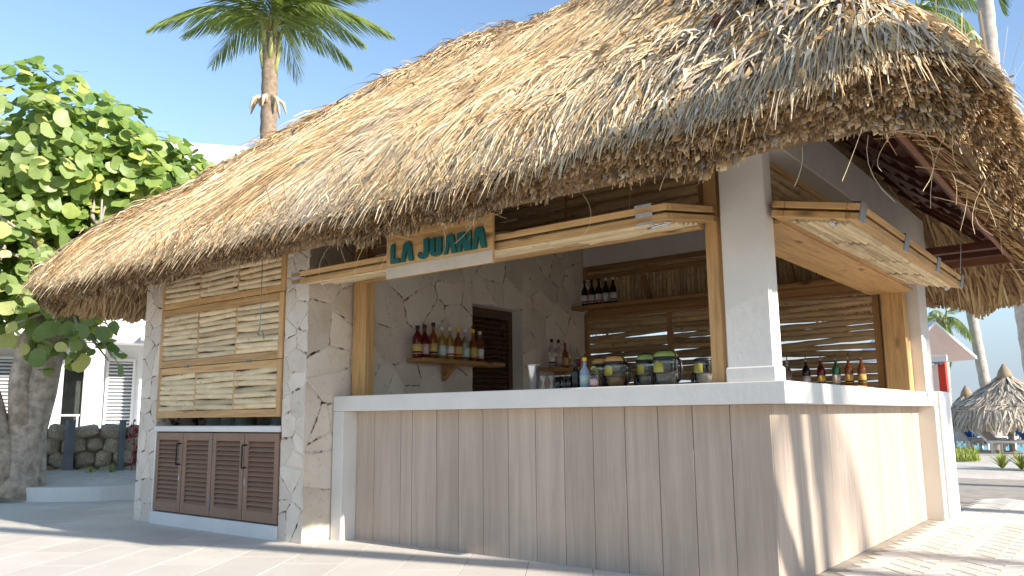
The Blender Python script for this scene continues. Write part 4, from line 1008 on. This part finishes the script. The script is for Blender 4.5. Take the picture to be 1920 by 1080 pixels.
for k in range(7):
    a = k*.9; m.tube([(-10.92+.13*math.cos(a), 4.3+.13*math.sin(a), 6.75), (-10.92+.19*math.cos(a), 4.3+.19*math.sin(a), 6.87), (-10.92+.28*math.cos(a), 4.3+.28*math.sin(a), 6.8), (-10.92+.34*math.cos(a), 4.3+.34*math.sin(a), 6.6)], [.04, .05, .04, .012], 6)
m.build('dry_husk', plain('dry_husk', (.56, .45, .31), .8, .2, 8, .3), pb, Matrix.Identity(4), True)
palm('palm whose frond tips show above the sea grape tree', (-19.0, 3.6, 0), (-19.2, 3.3, 7.6), (0, 0), .17, .13, nf=13, seed=5)
palm('palm trunk passing behind the near right roof corner', (.10, 11.9, -.02), (.0, 11.9, 11.6), (-.12, 0), .14, .13, nf=16, fs=1.1, seed=6)
palm('curved bare palm trunk between hut and thatched sunshade', (-1.95, 22.55, -.3), (-2.9, 22.4, 13.5), (-.05, 0), .15, .11, nf=14, seed=7)
palm('short leafy palm behind the red and white hut', (-3.0, 21.5, -.1), (-2.9, 21.5, 3.55), (0, 0), .13, .12, nf=12, fs=.46, seed=8)
palm('slim palm trunk at the far right beach', (.9, 17.8, -.02), (.6, 17.8, 13), (.1, 0), .12, .09, nf=12, seed=14)
palm('palm beside the bar casting its crown shade on the roof', (9.5, .95, 0), (9.6, .15, 7.5), (0, -.05), .13, .10, nf=3, fs=.7, seed=9)
palm('leaning palm in front of the bar', (7.0, 2.3, 0), (7.0, -3.65, 9.0), (0, 0), .12, .09, nf=14, fs=1.0, seed=10)
palm('tall palm standing far to the right of the bar', (20.3, .9, 0), (20.4, .5, 9.9), (0, .1), .13, .10, nf=4, fs=.8, seed=15)
palm('palm on the beach side right of the paving', (10.5, 4.5, 0), (11.0, 4.3, 7.8), (0, .2), .17, .12, nf=14, seed=11)
palm('palm on the beach far right of the sand path', (12.0, 7.2, 0), (12.4, 7.6, 8.2), (0, .2), .17, .12, nf=14, seed=12)

# sea grape tree in the planter ------------------------------------------------
TB = Vector((-9.2, .06, .18)); Ur = Vector((.36, .93, 0)).normalized(); Dv = Vector((-.93, .36, 0)).normalized()
def tp(u, v, z): return TB+Ur*(u-(.13 if z < 2 and abs(v) < .19 else 0))+Dv*v+Vector((0, 0, z-.18))
tree = thing('sea_grape_tree', 'sea grape tree with round bright green leaves and twin trunk left of the bar', 'tree', tuple(TB))
m = MB()
m.tube([tp(-.08, 0, .05), tp(-.02, 0, .35), tp(.0, 0, .8), tp(.10, 0, 1.3), tp(.16, 0, 1.75), tp(.28, .05, 2.4), tp(.45, .1, 3.1), tp(.75, .2, 3.7)], [.36, .29, .24, .22, .20, .16, .11, .05], 14)
m.tube([tp(-.14, -.05, .1), tp(-.30, -.1, .7), tp(-.42, -.1, 1.2), tp(-.62, -.1, 1.8), tp(-.7, 0, 2.6), tp(-.4, .1, 3.6)], [.26, .21, .17, .15, .11, .05], 12)
m.tube([tp(-.04, -.12, .9), tp(-.10, -.16, 1.4), tp(-.05, -.18, 1.9), tp(.05, -.2, 2.4)], [.14, .11, .10, .05], 10)
m.build('trunk', BARK, tree, Matrix.Identity(4), True)
rr = random.Random(4); m = MB()
for k in range(34):
    a = tp(rr.uniform(-.3, .8), rr.uniform(-.3, .3), rr.uniform(2.3, 3.4)); b = a+Vector(Ur)*rr.uniform(-.9, 1.1)+Vector(Dv)*rr.uniform(-.8, .6)+Vector((0, 0, rr.uniform(.1, 1.2)))
    c = a.lerp(b, .5)+Vector((rr.uniform(-.15, .15), rr.uniform(-.15, .15), rr.uniform(-.15, .1))); m.tube([a, c, b], [.04, .028, .010], 6)
for k in range(10):
    a = tp(rr.uniform(.0, .3), rr.uniform(-.3, .1), rr.uniform(1.9, 2.6)); b = tp(rr.uniform(-.3, .75), rr.uniform(-.9, -.2), rr.uniform(1.5, 2.5)); m.tube([a, a.lerp(b, .5)+Vector((0, 0, .1)), b], [.03, .02, .008], 6)
m.build('branches', plain('branch_bark', (.36, .31, .26), .9, .2, 8, .4), tree, Matrix.Identity(4), True)
def leaf_disc(fold, cup, n=11):
    v = [(0, 0, 0)]; 
    for i in range(n):
        a = 2*math.pi*(i+.5)/n; r = 1.0*(1-.10*math.cos(2*a)) ; r *= .74 if i in (0, n-1) else 1
        x, y = -r*math.cos(a)+.0, r*math.sin(a); v.append((x, y, fold*abs(y)+cup*(x*x+y*y)+.07*math.sin(3*a+fold*9)))
    return v, [(0, 1+i, 1+(i+1) % n) for i in range(n)]
LM = []
for k in range(5):
    v, f = leaf_disc((.16, .28, .08, .36, .2)[k], (.08, -.12, .1, .0, -.2)[k]); me = mesh('leaf', v, f); me.materials.append(LEAF); me.polygons.foreach_set('use_smooth', [True]*len(f)); LM.append(me)
blobs = [(-.35, .3, 4.40, 1.25, 1.3, 1.18, 700), (.35, .4, 4.35, .95, 1.2, 1.02, 650), (1.12, .35, 3.98, .88, 1.1, .88, 860), (.20, -.45, 2.10, .55, .6, .58, 120), (-.6, -.2, 2.9, .8, .9, .9, 480), (.55, .3, 3.2, .95, .8, .6, 420), (.1, .9, 3.9, 1.3, .5, 1.1, 500), (-.4, .6, 3.1, 1.1, .8, 1.2, 650), (.75, -.25, 1.75, .17, .2, .22, 9), (1.05, -.2, 2.62, .28, .25, .20, 12), (-1.6, .2, 3.6, 1.1, 1.3, 1.3, 110), (-.05, -.6, 2.45, .4, .4, .45, 40)]
leaves = []
for (u, vv, z, ru, rv_, rz, n_) in blobs:
    for k in range(n_):
        d = Vector((rr.gauss(0, 1), rr.gauss(0, 1), rr.gauss(0, 1))).normalized(); q = rr.uniform(.55, 1.05)
        p = tp(u+d.x*ru*q, vv+d.y*rv_*q, z+d.z*rz*q)
        out_ = (Ur*d.x+Dv*d.y+Vector((0, 0, d.z))); nrm = (out_*.7+Vector((.45, -.15, .55))+Vector((rr.gauss(0, .45), rr.gauss(0, .45), rr.gauss(0, .45)))).normalized()
        if p.x > -7.55 and p.z < 2.9 and p.y > -1.0: continue
        tx = nrm.orthogonal().normalized(); tx = Matrix.Rotation(rr.uniform(0, 6.28), 3, nrm) @ tx; ty = nrm.cross(tx); r = rr.choice((.065, .08, .095, .105, .12))*rr.uniform(.9, 1.1)
        M = Matrix(((tx.x*r, ty.x*r, nrm.x*r, p.x), (tx.y*r, ty.y*r, nrm.y*r, p.y), (tx.z*r, ty.z*r, nrm.z*r, p.z), (0, 0, 0, 1)))
        v = p-CAM; dp = v.dot(fw); px = 960+F_PX*v.dot(rt)/dp; py = 540-F_PX*v.dot(up)/dp
        vis = (-15 < px < 400 and py > 60)
        leaves.append((0 if vis else 1, dp, M))
leaves.sort(key=lambda a: (a[0], a[1]))
for vis, dp, M in leaves[:300]: link(bpy.data.objects.new('leaf', LM[rr.randrange(5)]), tree, M)
V, Fc, tn = [], [], []
for vis, dp, M in leaves[300:]:
    v, f = leaf_disc(rr.uniform(0, .35), rr.uniform(-.15, .15)); o = len(V); V += [tuple(M @ Vector(q)) for q in v]; Fc += [tuple(i+o for i in q) for q in f]; tn += [rr.random()]*len(v)
me = mesh('foliage', V, Fc); a = me.attributes.new('tint', 'FLOAT', 'POINT'); a.data.foreach_set('value', tn); me.polygons.foreach_set('use_smooth', [True]*len(Fc))
tag(mobj('foliage', me, LEAFM, tree, Matrix.Identity(4)), kind='stuff')

# planter kerb, bed, rubble wall --------------------------------------------------
kp = [(-13.0, -2.4), (-11.2, -1.2), (-9.9, -.55), (-9.15, -.2), (-8.62, .05), (-8.22, .42), (-7.98, .85), (-7.9, 1.4), (-7.95, 2.4)]
def strip(path, wd, z0, z1, name, mat, **kw):
    m_ = MB(); P2 = [Vector(p) for p in path]; Vv = []
    for i, p in enumerate(P2):
        d = (P2[min(i+1, len(P2)-1)]-P2[max(i-1, 0)]).normalized(); nn = Vector((-d.y, d.x)); Vv.append((p, p+nn*wd))
    for i in range(len(P2)-1):
        a, b = Vv[i], Vv[i+1]
        m_.add([(*a[0], z0), (*b[0], z0), (*b[1], z0), (*a[1], z0), (*a[0], z1), (*b[0], z1), (*b[1], z1), (*a[1], z1)], [(4, 5, 6, 7), (0, 1, 5, 4), (2, 3, 7, 6)])
    o = m_.build(name, mat); return o
tag(strip(kp, .14, -.02, .165, 'planter_kerb', WHITE), 'low curved white kerb in front of the planter', 'kerb')
bedv = [(a, b, .14) for a, b in kp]+[(-8.2, 3.5, .14), (-14, 3.5, .14), (-14.5, -2.4, .14)]
bn = len(bedv); cxb = (-10.6, .9, .26)
tag(mobj('planter_sand', mesh('planter_sand', bedv+[cxb], [(i, (i+1) % bn, bn) for i in range(bn)]), SAND), kind='structure')
rw = thing('rubble_wall', 'low rubble wall of brown coral rocks behind the tree', 'wall', (-10.4, 1.6, .2))
wa, wbp = Vector((-11.9, -1.2, .1)), Vector((-9.75, 2.75, .1)); wd_ = (wbp-wa).normalized(); wn = Vector((wd_.y, -wd_.x, 0)); wl = (wbp-wa).length
m = MB(); c = (wa+wbp)/2
mobj('core', box_mesh(wl, .26, .74, .02), plain('wall_core', (.30, .25, .19), .95, .3, 6, .6), rw, T(c.x-wn.x*.12, c.y-wn.y*.12, .45) @ RZ(math.atan2(wd_.y, wd_.x)))
def rock_mesh(sd_):
    r_ = random.Random(sd_); bm = bmesh.new(); bmesh.ops.create_icosphere(bm, subdivisions=2, radius=1)
    for v in bm.verts: v.co *= 1+r_.uniform(-.16, .16); v.co.x = max(-.8, min(.8, v.co.x)); v.co.z = max(-.82, min(.82, v.co.z))
    me = bpy.data.meshes.new('rock'); bm.to_mesh(me); bm.free(); me.materials.append(ROCK); return me
RK = [rock_mesh(s) for s in range(6)]
for j in range(4):
    s = R.uniform(0, .1)
    while s < wl:
        w2 = R.uniform(.11, .20); p = wa+wd_*(s+w2)+wn*.02
        link(bpy.data.objects.new('stone', RK[R.randrange(6)]), rw, T(p.x, p.y, .20+j*.195+R.uniform(-.02, .02)) @ RZ(math.atan2(wd_.y, wd_.x)) @ Matrix.Rotation(R.uniform(-.3, .3), 4, 'Y') @ Matrix.Diagonal((w2*1.12, .14, .125*R.uniform(.85, 1.15), 1)))
        s += 2*w2*.93
for lab, off in (('thicker grey steel post against the rubble wall', 2.62), ('thinner grey steel post near the bar corner', 3.28)):
    p = wa+wd_*off+wn*.22
    t_ = thing('steel_post', lab, 'post', (p.x, p.y, .14), 0, 'grey posts at the rubble wall'); hh = .05 if off < 3 else .035
    box('upright', (p.x-hh, p.y-hh, .14), (p.x+hh, p.y+hh, .93), GREYM, t_, .004); box('cap', (p.x-hh-.006, p.y-hh-.006, .93), (p.x+hh+.006, p.y+hh+.006, .94), GREYM, t_, .002)
p = wa+wd_*3.42+wn*.25; m = MB()
for k in range(26):
    q = p+Vector((rr.uniform(-.06, .06), rr.uniform(-.06, .06), rr.uniform(.25, .82))); s = .03
    m.add([q+Vector((-s, 0, -s*rr.random())), q+Vector((s, s*rr.uniform(-1, 1), 0)), q+Vector((0, 0, s*1.3))], [(0, 1, 2)])
m.tube([p, p+Vector((.03, .02, .4)), p+Vector((-.02, .01, .8))], .008, 5)
tag(m.build('flowering_vine', BOUG), 'thin vine with dark red flowers at the end of the rubble wall', 'plant')
def tuft(name, label, loc, n, h, spread, wdt, mat, group=None, cat='plant'):
    V, Fc, tn = [], [], []
    for k in range(n):
        a = rr.uniform(0, 6.28); le = rr.uniform(.3, 1)*spread; hh = h*rr.uniform(.6, 1.1); d = Vector((math.cos(a), math.sin(a), 0)); sd2 = Vector((-d.y, d.x, 0)); o = len(V); tv = rr.random()
        for s, ww in ((0, .7), (.4, 1), (.75, .7), (1, .05)):
            q = Vector(loc)+d*(le*s**1.3)+Vector((0, 0, hh*(s-.25*s*s*(le/spread)))); V += [tuple(q-sd2*wdt*ww), tuple(q+sd2*wdt*ww)]; tn += [tv, tv]
        Fc += [(o, o+1, o+3, o+2), (o+2, o+3, o+5, o+4), (o+4, o+5, o+7, o+6)]
    me = mesh(name, V, Fc); a = me.attributes.new('tint', 'FLOAT', 'POINT'); a.data.foreach_set('value', tn)
    return tag(mobj(name, me, mat), label, cat, group)
for k, (s, n_, lab) in enumerate(((1.55, 7, 'small green seedling in the planter near the trunk'), (2.35, 9, 'small green seedling in the planter before the thicker post'), (2.95, 8, 'small green seedling in the planter between the posts'), (3.2, 11, 'largest green seedling in the planter near the bar corner'))):
    p = wa+wd_*s+wn*(.55); tuft('seedling', lab, (p.x, p.y, .16), n_, .2, .14, .018, GRASS, 'seedlings in the planter sand')
for k, (a_, b_, s, lab) in enumerate(((1.25, .75, .10, 'largest loose rock on the planter sand at the tree foot'), (1.62, .62, .07, 'middle sized loose rock right of the tree foot'), (.95, .95, .055, 'small loose rock left of the tree foot'), (2.1, .6, .04, 'smallest loose rock on the sand before the rubble wall'))):
    p = wa+wd_*a_+wn*b_; o = link(bpy.data.objects.new('rock', RK[k % 6]), None, T(p.x, p.y, .19) @ RZ(R.uniform(0, 6)) @ Matrix.Diagonal((s, s*.8, s*.6, 1))); tag(o, lab, 'rock', 'loose rocks in the planter')

# ------------------------------------------------------------------ white villa behind the tree
VA = math.atan2(.91, .414); VM = T(-14.9, 3.3, 0) @ RZ(VA)
villa = thing('white_villa', 'white villa terrace with columns and louvred doors behind the rubble wall', 'villa', (-14.9, 3.3, 0), VA)
vb = lambda n, lo, hi, mat, b=.01, par=None: box(n, lo, hi, mat, par or villa, b, pre=VM)
vb('column', (-.18, -.15, 0), (.16, .19, 2.46), WHITEW); vb('column', (-.95, .5, 0), (-.55, .85, 2.46), WHITEW); vb('column', (-2.6, -.15, 0), (-2.26, .19, 2.46), WHITEW)
vb('beam', (-4.2, -.22, 2.461), (4.0, .26, 2.80), WHITEW)
for k in range(14): vb('rafter', (-3.9+k*.52, -.55, 2.50), (-3.78+k*.52, -.221, 2.62), WHITEW)
vb('wall', (-5, 1.2, 0), (-.75, 1.4, 2.8), CREAM); vb('wall', (-.2, 1.2, 0), (4, 1.4, 2.8), WHITEW); vb('wall', (-.75, 1.2, 2.25), (-.2, 1.4, 2.8), WHITEW)
vb('window', (-.75, 1.3, .3), (-.2, 1.36, 2.25), plain('dark_window', (.05, .055, .05), .15, .3, 3, 0))
def vlouvre(u0, u1, z0, z1, y, n_, nm='louvre_door'):
    o = vb('louvre_door', (u0, y, z0), (u1, y+.02, z1), GREYM); 
    vb('stile', (u0, y-.035, z0), (u0+.05, y-.001, z1), WHITEW, .004, o); vb('stile', (u1-.05, y-.035, z0), (u1, y-.001, z1), WHITEW, .004, o); vb('rail', (u0+.05, y-.034, z1-.06), (u1-.05, y-.001, z1), WHITEW, .004, o); vb('rail', (u0+.05, y-.034, z0), (u1-.05, y-.001, z0+.06), WHITEW, .004, o)
    for k in range(n_):
        z = z0+.06+(k+.5)*(z1-z0-.12)/n_; link(bpy.data.objects.new('slat', vsl(u1-u0-.1)), o, VM @ T((u0+u1)/2, y-.018, z) @ Matrix.Rotation(math.radians(40), 4, 'X'))
_vs = {}
def vsl(w_):
    k = round(w_, 3)
    if k not in _vs: _vs[k] = box_mesh(w_, .045, .012, .002); _vs[k].materials.append(WHITEW)
    return _vs[k]
vlouvre(.22, .78, .35, 2.24, 1.16, 24); vlouvre(-1.95, -1.30, .35, 2.24, 1.16, 24)
vb('terrace_slab', (-5, -.6, -.05), (4, 1.2, .30), WHITEW)
vb('roof_slab', (-5, -.2, 2.801), (4, 3, 2.95), WHITEW)
rl = MB()
for z in (.72, 1.02): rl.box((-2.2, -.42, z), (-.2, -.39, z+.035))
for k in range(6): rl.box((-2.2+k*.39, -.42, .30), (-2.17+k*.39, -.39, 1.02))
rl.build('railing', WHITEW, villa, VM)
aw = vb('blue_valance', (-1.5, -.15, 2.96), (2.2, -.10, 3.55), BLUE)
for k in range(6): vb('white_patch', (-1.3+k*.6, -.156, 3.0+.12*(k % 2)), (-1.06+k*.6, -.151, 3.3+.1*(k % 3)), WHITEW, .002, aw)
up_ = thing('white_building', 'tall white flat roofed building behind the thatch', 'building', (-19.6, 9.0, 0), math.atan2(.8, .6)); UM = WM[up_.name]
ubx = lambda n, lo, hi, mat, par=None: box(n, lo, hi, mat, par or up_, .02, pre=UM)
ubx('wall', (-4.2, .4, 0), (5, 6, 8.3), WHITEW); rf_ = ubx('roof', (-4.8, -.3, 8.301), (5.6, 6.5, 9.05), WHITEW); 
for k in range(3):
    wi = ubx('window', (-3.2+k*2.6, .36, 5.4), (-1.8+k*2.6, .399, 7.0), plain('blue_glass', (.10, .16, .20), .1, .2, 2, 0)); ubx('sill', (-3.3+k*2.6, .25, 5.3), (-1.7+k*2.6, .399, 5.39), WHITEW, wi)

# ------------------------------------------------------------------ beach side: hut, sunshades, loungers
hut = thing('beach_hut', 'small white gabled hut with red corner post beyond the counter', 'hut', (-1.6, 9.8, 0))
HX0, HX1, HY0, HY1 = -2.36, -.62, 9.1, 10.6; xm = (-2.36-.05)/2-.0
# gable runs along y; ridge at x=-1.0.. roof planes fall to +x and -x
xr_, zr_, xe, ze_ = -.99, 2.30, -.60, 1.74
PINKW = plain('hut_ceiling', (.76, .67, .63), .7, .06, 3, .05)
ap = Vector((-.97, 9.62, 2.29)); rg = Vector((-.75, .66, 0))*1.3; cc_ = Vector((.66, .75, 0))*.675+Vector((0, 0, -.54)); cl_ = Vector((-.66, -.75, 0))*.675+Vector((0, 0, -.54))
for nm, off, mt in (('roof', .012, WHITEW), ('ceiling', -.012, PINKW)):
    m = MB()
    for c_ in (cc_, cl_):
        q = [ap, ap+c_, ap+c_+rg, ap+rg]; z0_ = Vector((0, 0, off)); z1_ = Vector((0, 0, off+.022 if off > 0 else off+.02))
        m.add([a+z0_ for a in q]+[a+z1_ for a in q], [(0, 1, 2, 3), (7, 6, 5, 4), (0, 4, 5, 1), (1, 5, 6, 2), (2, 6, 7, 3)])
    m.build(nm, mt, hut, Matrix.Identity(4))
box('fascia', (-1.45, 9.62, 1.70), (-.86, 9.66, 1.80), WHITEW, hut, .004); box('post', (-1.01, 9.68, 0), (-.90, 9.79, 1.70), RED, hut, .006); box('post', (-1.44, 9.68, 0), (-1.37, 9.75, 1.70), RED, hut, .006); 
box('counter_board', (-1.45, 9.62, .85), (-.9, 9.67, 1.0), WHITEW, hut, .004); box('wall', (-1.44, 10.5, 0), (-1.12, 10.55, 1.7), PINKW, hut)
sc_ = MB()
for k in range(7): sc_.add(*[[(-1.44+k*.075+.037*math.cos(a)+.037, 9.64, 1.699+.045*-abs(math.sin(a))) for a in np.linspace(0, math.pi, 7)]+[(-1.44+k*.075+.037*math.cos(a)+.037, 9.65, 1.699-.045*abs(math.sin(a))) for a in np.linspace(0, math.pi, 7)], [tuple(range(7)), tuple(range(13, 6, -1))]+[(i, i+1, 8+i, 7+i) for i in range(6)]])
sc_.build('scalloped_trim', plain('blue_grey_trim', (.28, .33, .42), .7, .1, 5, 0), hut, Matrix.Identity(4))

def palapa(label, loc, zt, zr, rad, n_, seed):
    t_ = thing('thatched_sunshade', label, 'sunshade', loc, 0, 'thatched sunshades on the beach'); x0, y0, zg = loc
    tube('pole', [(x0, y0, zg-.1), (x0, y0, zt-.2)], .07, PALMBARK, t_, 8)
    r_ = np.random.default_rng(seed); n = n_
    th = r_.uniform(0, 2*np.pi, n); q = np.sqrt(r_.uniform(0.0, 1, n)); Ln = r_.uniform(.35, .7, n)
    s = np.linspace(0, 1, 4); th2 = th[:, None]+r_.normal(0, .12, n)[:, None]*s; rr_ = q[:, None]*rad*.92+Ln[:, None]*.8*s
    Z = zt-(zt-zr)*(rr_/rad)**.85+np.abs(r_.normal(.03, .04, n))[:, None]*s-np.maximum(rr_-rad, 0)*.9
    C = np.stack([x0+rr_*np.cos(th2), y0+rr_*np.sin(th2), Z], -1); sd_ = np.stack([-np.sin(th), np.cos(th), r_.normal(0, .4, n)], -1)
    me = ribbon_mesh('thatch', C, r_.uniform(.012, .03, n)[:, None]*np.interp(s, [0, .5, 1], [.8, 1, .3])[None], sd_, np.clip(.55+.24*r_.normal(0, 1, n), 0, 1), np.full(n, .22))
    tag(mobj('thatch', me, THPAL, t_, Matrix.Identity(4)), kind='stuff')
    n = int(n_*.35); th = r_.uniform(0, 6.283, n); C = np.stack([x0+rad*(1-.1*s)[None]*np.cos(th)[:, None], y0+rad*(1-.1*s)[None]*np.sin(th)[:, None], zr+.06-(r_.uniform(.2, .55, n)[:, None])*s], -1)
    tag(mobj('thatch_skirt', ribbon_mesh('skirt', C, np.full((n, 4), .03), np.stack([-np.sin(th), np.cos(th), 0*th], -1), np.clip(.42+.2*r_.normal(0, 1, n), 0, 1), np.full(n, .3)), THPAL, t_, Matrix.Identity(4)), kind='stuff')
    m_ = MB(); m_.tube([(x0, y0, zt-.25), (x0, y0, zt-.02), (x0, y0, zt+.16)], [.22, .14, .03], 10); m_.build('cap', THPAL, t_, Matrix.Identity(4), True)
    cn = lathe_mesh([(rad*.97, zr-.02-zg), (rad*.5, zt-(zt-zr)*.5**.85-.06-zg), (0.02, zt-.06-zg)], 20); mobj('lining', cn, THBED, t_, T(*loc))
palapa('large grey thatched sunshade standing nearest on the beach', (-1.30, 19.85, -.1), 1.98, .92, 1.38, 3200, 1)
palapa('smaller thatched sunshade half hidden beside the white pier', (-3.05, 25.4, -.35), 1.62, .70, 1.0, 1500, 2)
palapa('low thatched sunshade behind the large one', (-1.75, 24.0, -.3), 1.25, .42, 1.15, 1500, 3)
palapa('thatched sunshade with a pink pole at the right edge', (.30, 24.0, -.3), 1.35, .45, 1.3, 1800, 4)
def lounger(label, x, y, zg, rz, fab):
    t_ = thing('beach_lounger', label, 'lounger', (x, y, zg), rz, 'loungers on the beach'); M = WM[t_.name]
    box('seat', (-.3, -.9, .30), (.3, .35, .36), WHITEW, t_, .01, pre=M)
    o = obox('backrest', (0, 0, 0), (.6, .75, .05), Matrix.Identity(4), fab, t_); o.matrix_basis = T(0, .60, .57) @ Matrix.Rotation(math.radians(48), 4, 'X')
    for a in (-.26, .26):
        for b in (-.8, .3): box('leg', (a-.025, b-.025, 0), (a+.025, b+.025, .30), WHITEW, t_, .004, pre=M)
for k, (x, y, rz, fab, lab) in enumerate(((-2.95, 21.2, 2.4, BLUE, 'blue backed lounger farthest left on the beach'), (-2.35, 20.9, 2.5, WHITEW, 'white lounger between two blue backed ones'), (-2.25, 22.0, 2.4, BLUE, 'blue backed lounger beside the white one'), (-.75, 21.6, 2.2, BLUE, 'blue backed lounger under the large sunshade'), (-1.25, 19.0, 1.3, WHITEW, 'white lounger in front of the large sunshade'), (-.2, 20.8, 2.2, RED, 'red backed lounger by the large sunshade'))): lounger(lab, x, y, -.12, rz, fab)
# grass bank and spiky plants
V, Fc, tn = [], [], []
for k in range(5200):
    x = rr.uniform(-3.8, -1.3); y = rr.uniform(14.5, 18.6)
    if x > -1.75-.2*math.sin(y*2)+(y-16.5)*-.16: continue
    z = shore(x, y)-.02; h = rr.uniform(.06, .20); a = rr.uniform(0, 6.28); o = len(V); tv = rr.random()
    V += [(x-.02*math.cos(a), y-.02*math.sin(a), z), (x+.02*math.cos(a), y+.02*math.sin(a), z), (x+rr.uniform(-.06, .06), y+rr.uniform(-.06, .06), z+h)]; Fc.append((o, o+1, o+2)); tn += [tv]*3
me = mesh('grass', V, Fc); a = me.attributes.new('tint', 'FLOAT', 'POINT'); a.data.foreach_set('value', tn); tag(mobj('grass', me, GRASS), kind='stuff')
for k, (x, y, lab) in enumerate(((-.62, 12.4, 'spiky green lily plant at the sand edge, leftmost'), (-.32, 12.2, 'spiky green lily plant at the sand edge, fullest one'), (-.02, 12.3, 'spiky green lily plant at the right photo edge'))):
    tuft('lily_plant', lab, (x, y, -.06), 34, .36, .32, .016, GRASS, 'lily plants at the sand edge')

V, Fc = [], []
for k in range(110):
    x = rr.uniform(-6.2, -.2); y = rr.uniform(-.9, .08) if x > -3.4 else rr.uniform(-1.1, -.32); a = rr.uniform(0, 6.28); l_ = rr.uniform(.01, .05); o = len(V); z = .0075
    V += [(x, y, z), (x+l_*math.cos(a), y+l_*math.sin(a), z+.002), (x+l_*math.cos(a)-.002*math.sin(a), y+l_*math.sin(a)+.002*math.cos(a), z+.003), (x-.003*math.sin(a), y+.003*math.cos(a), z+.001)]; Fc.append((o, o+1, o+2, o+3))
tag(mobj('straw_litter', mesh('straw_litter', V, Fc), plain('fallen_straw', (.55, .42, .25), .8, .2, 9, 0)), kind='stuff')
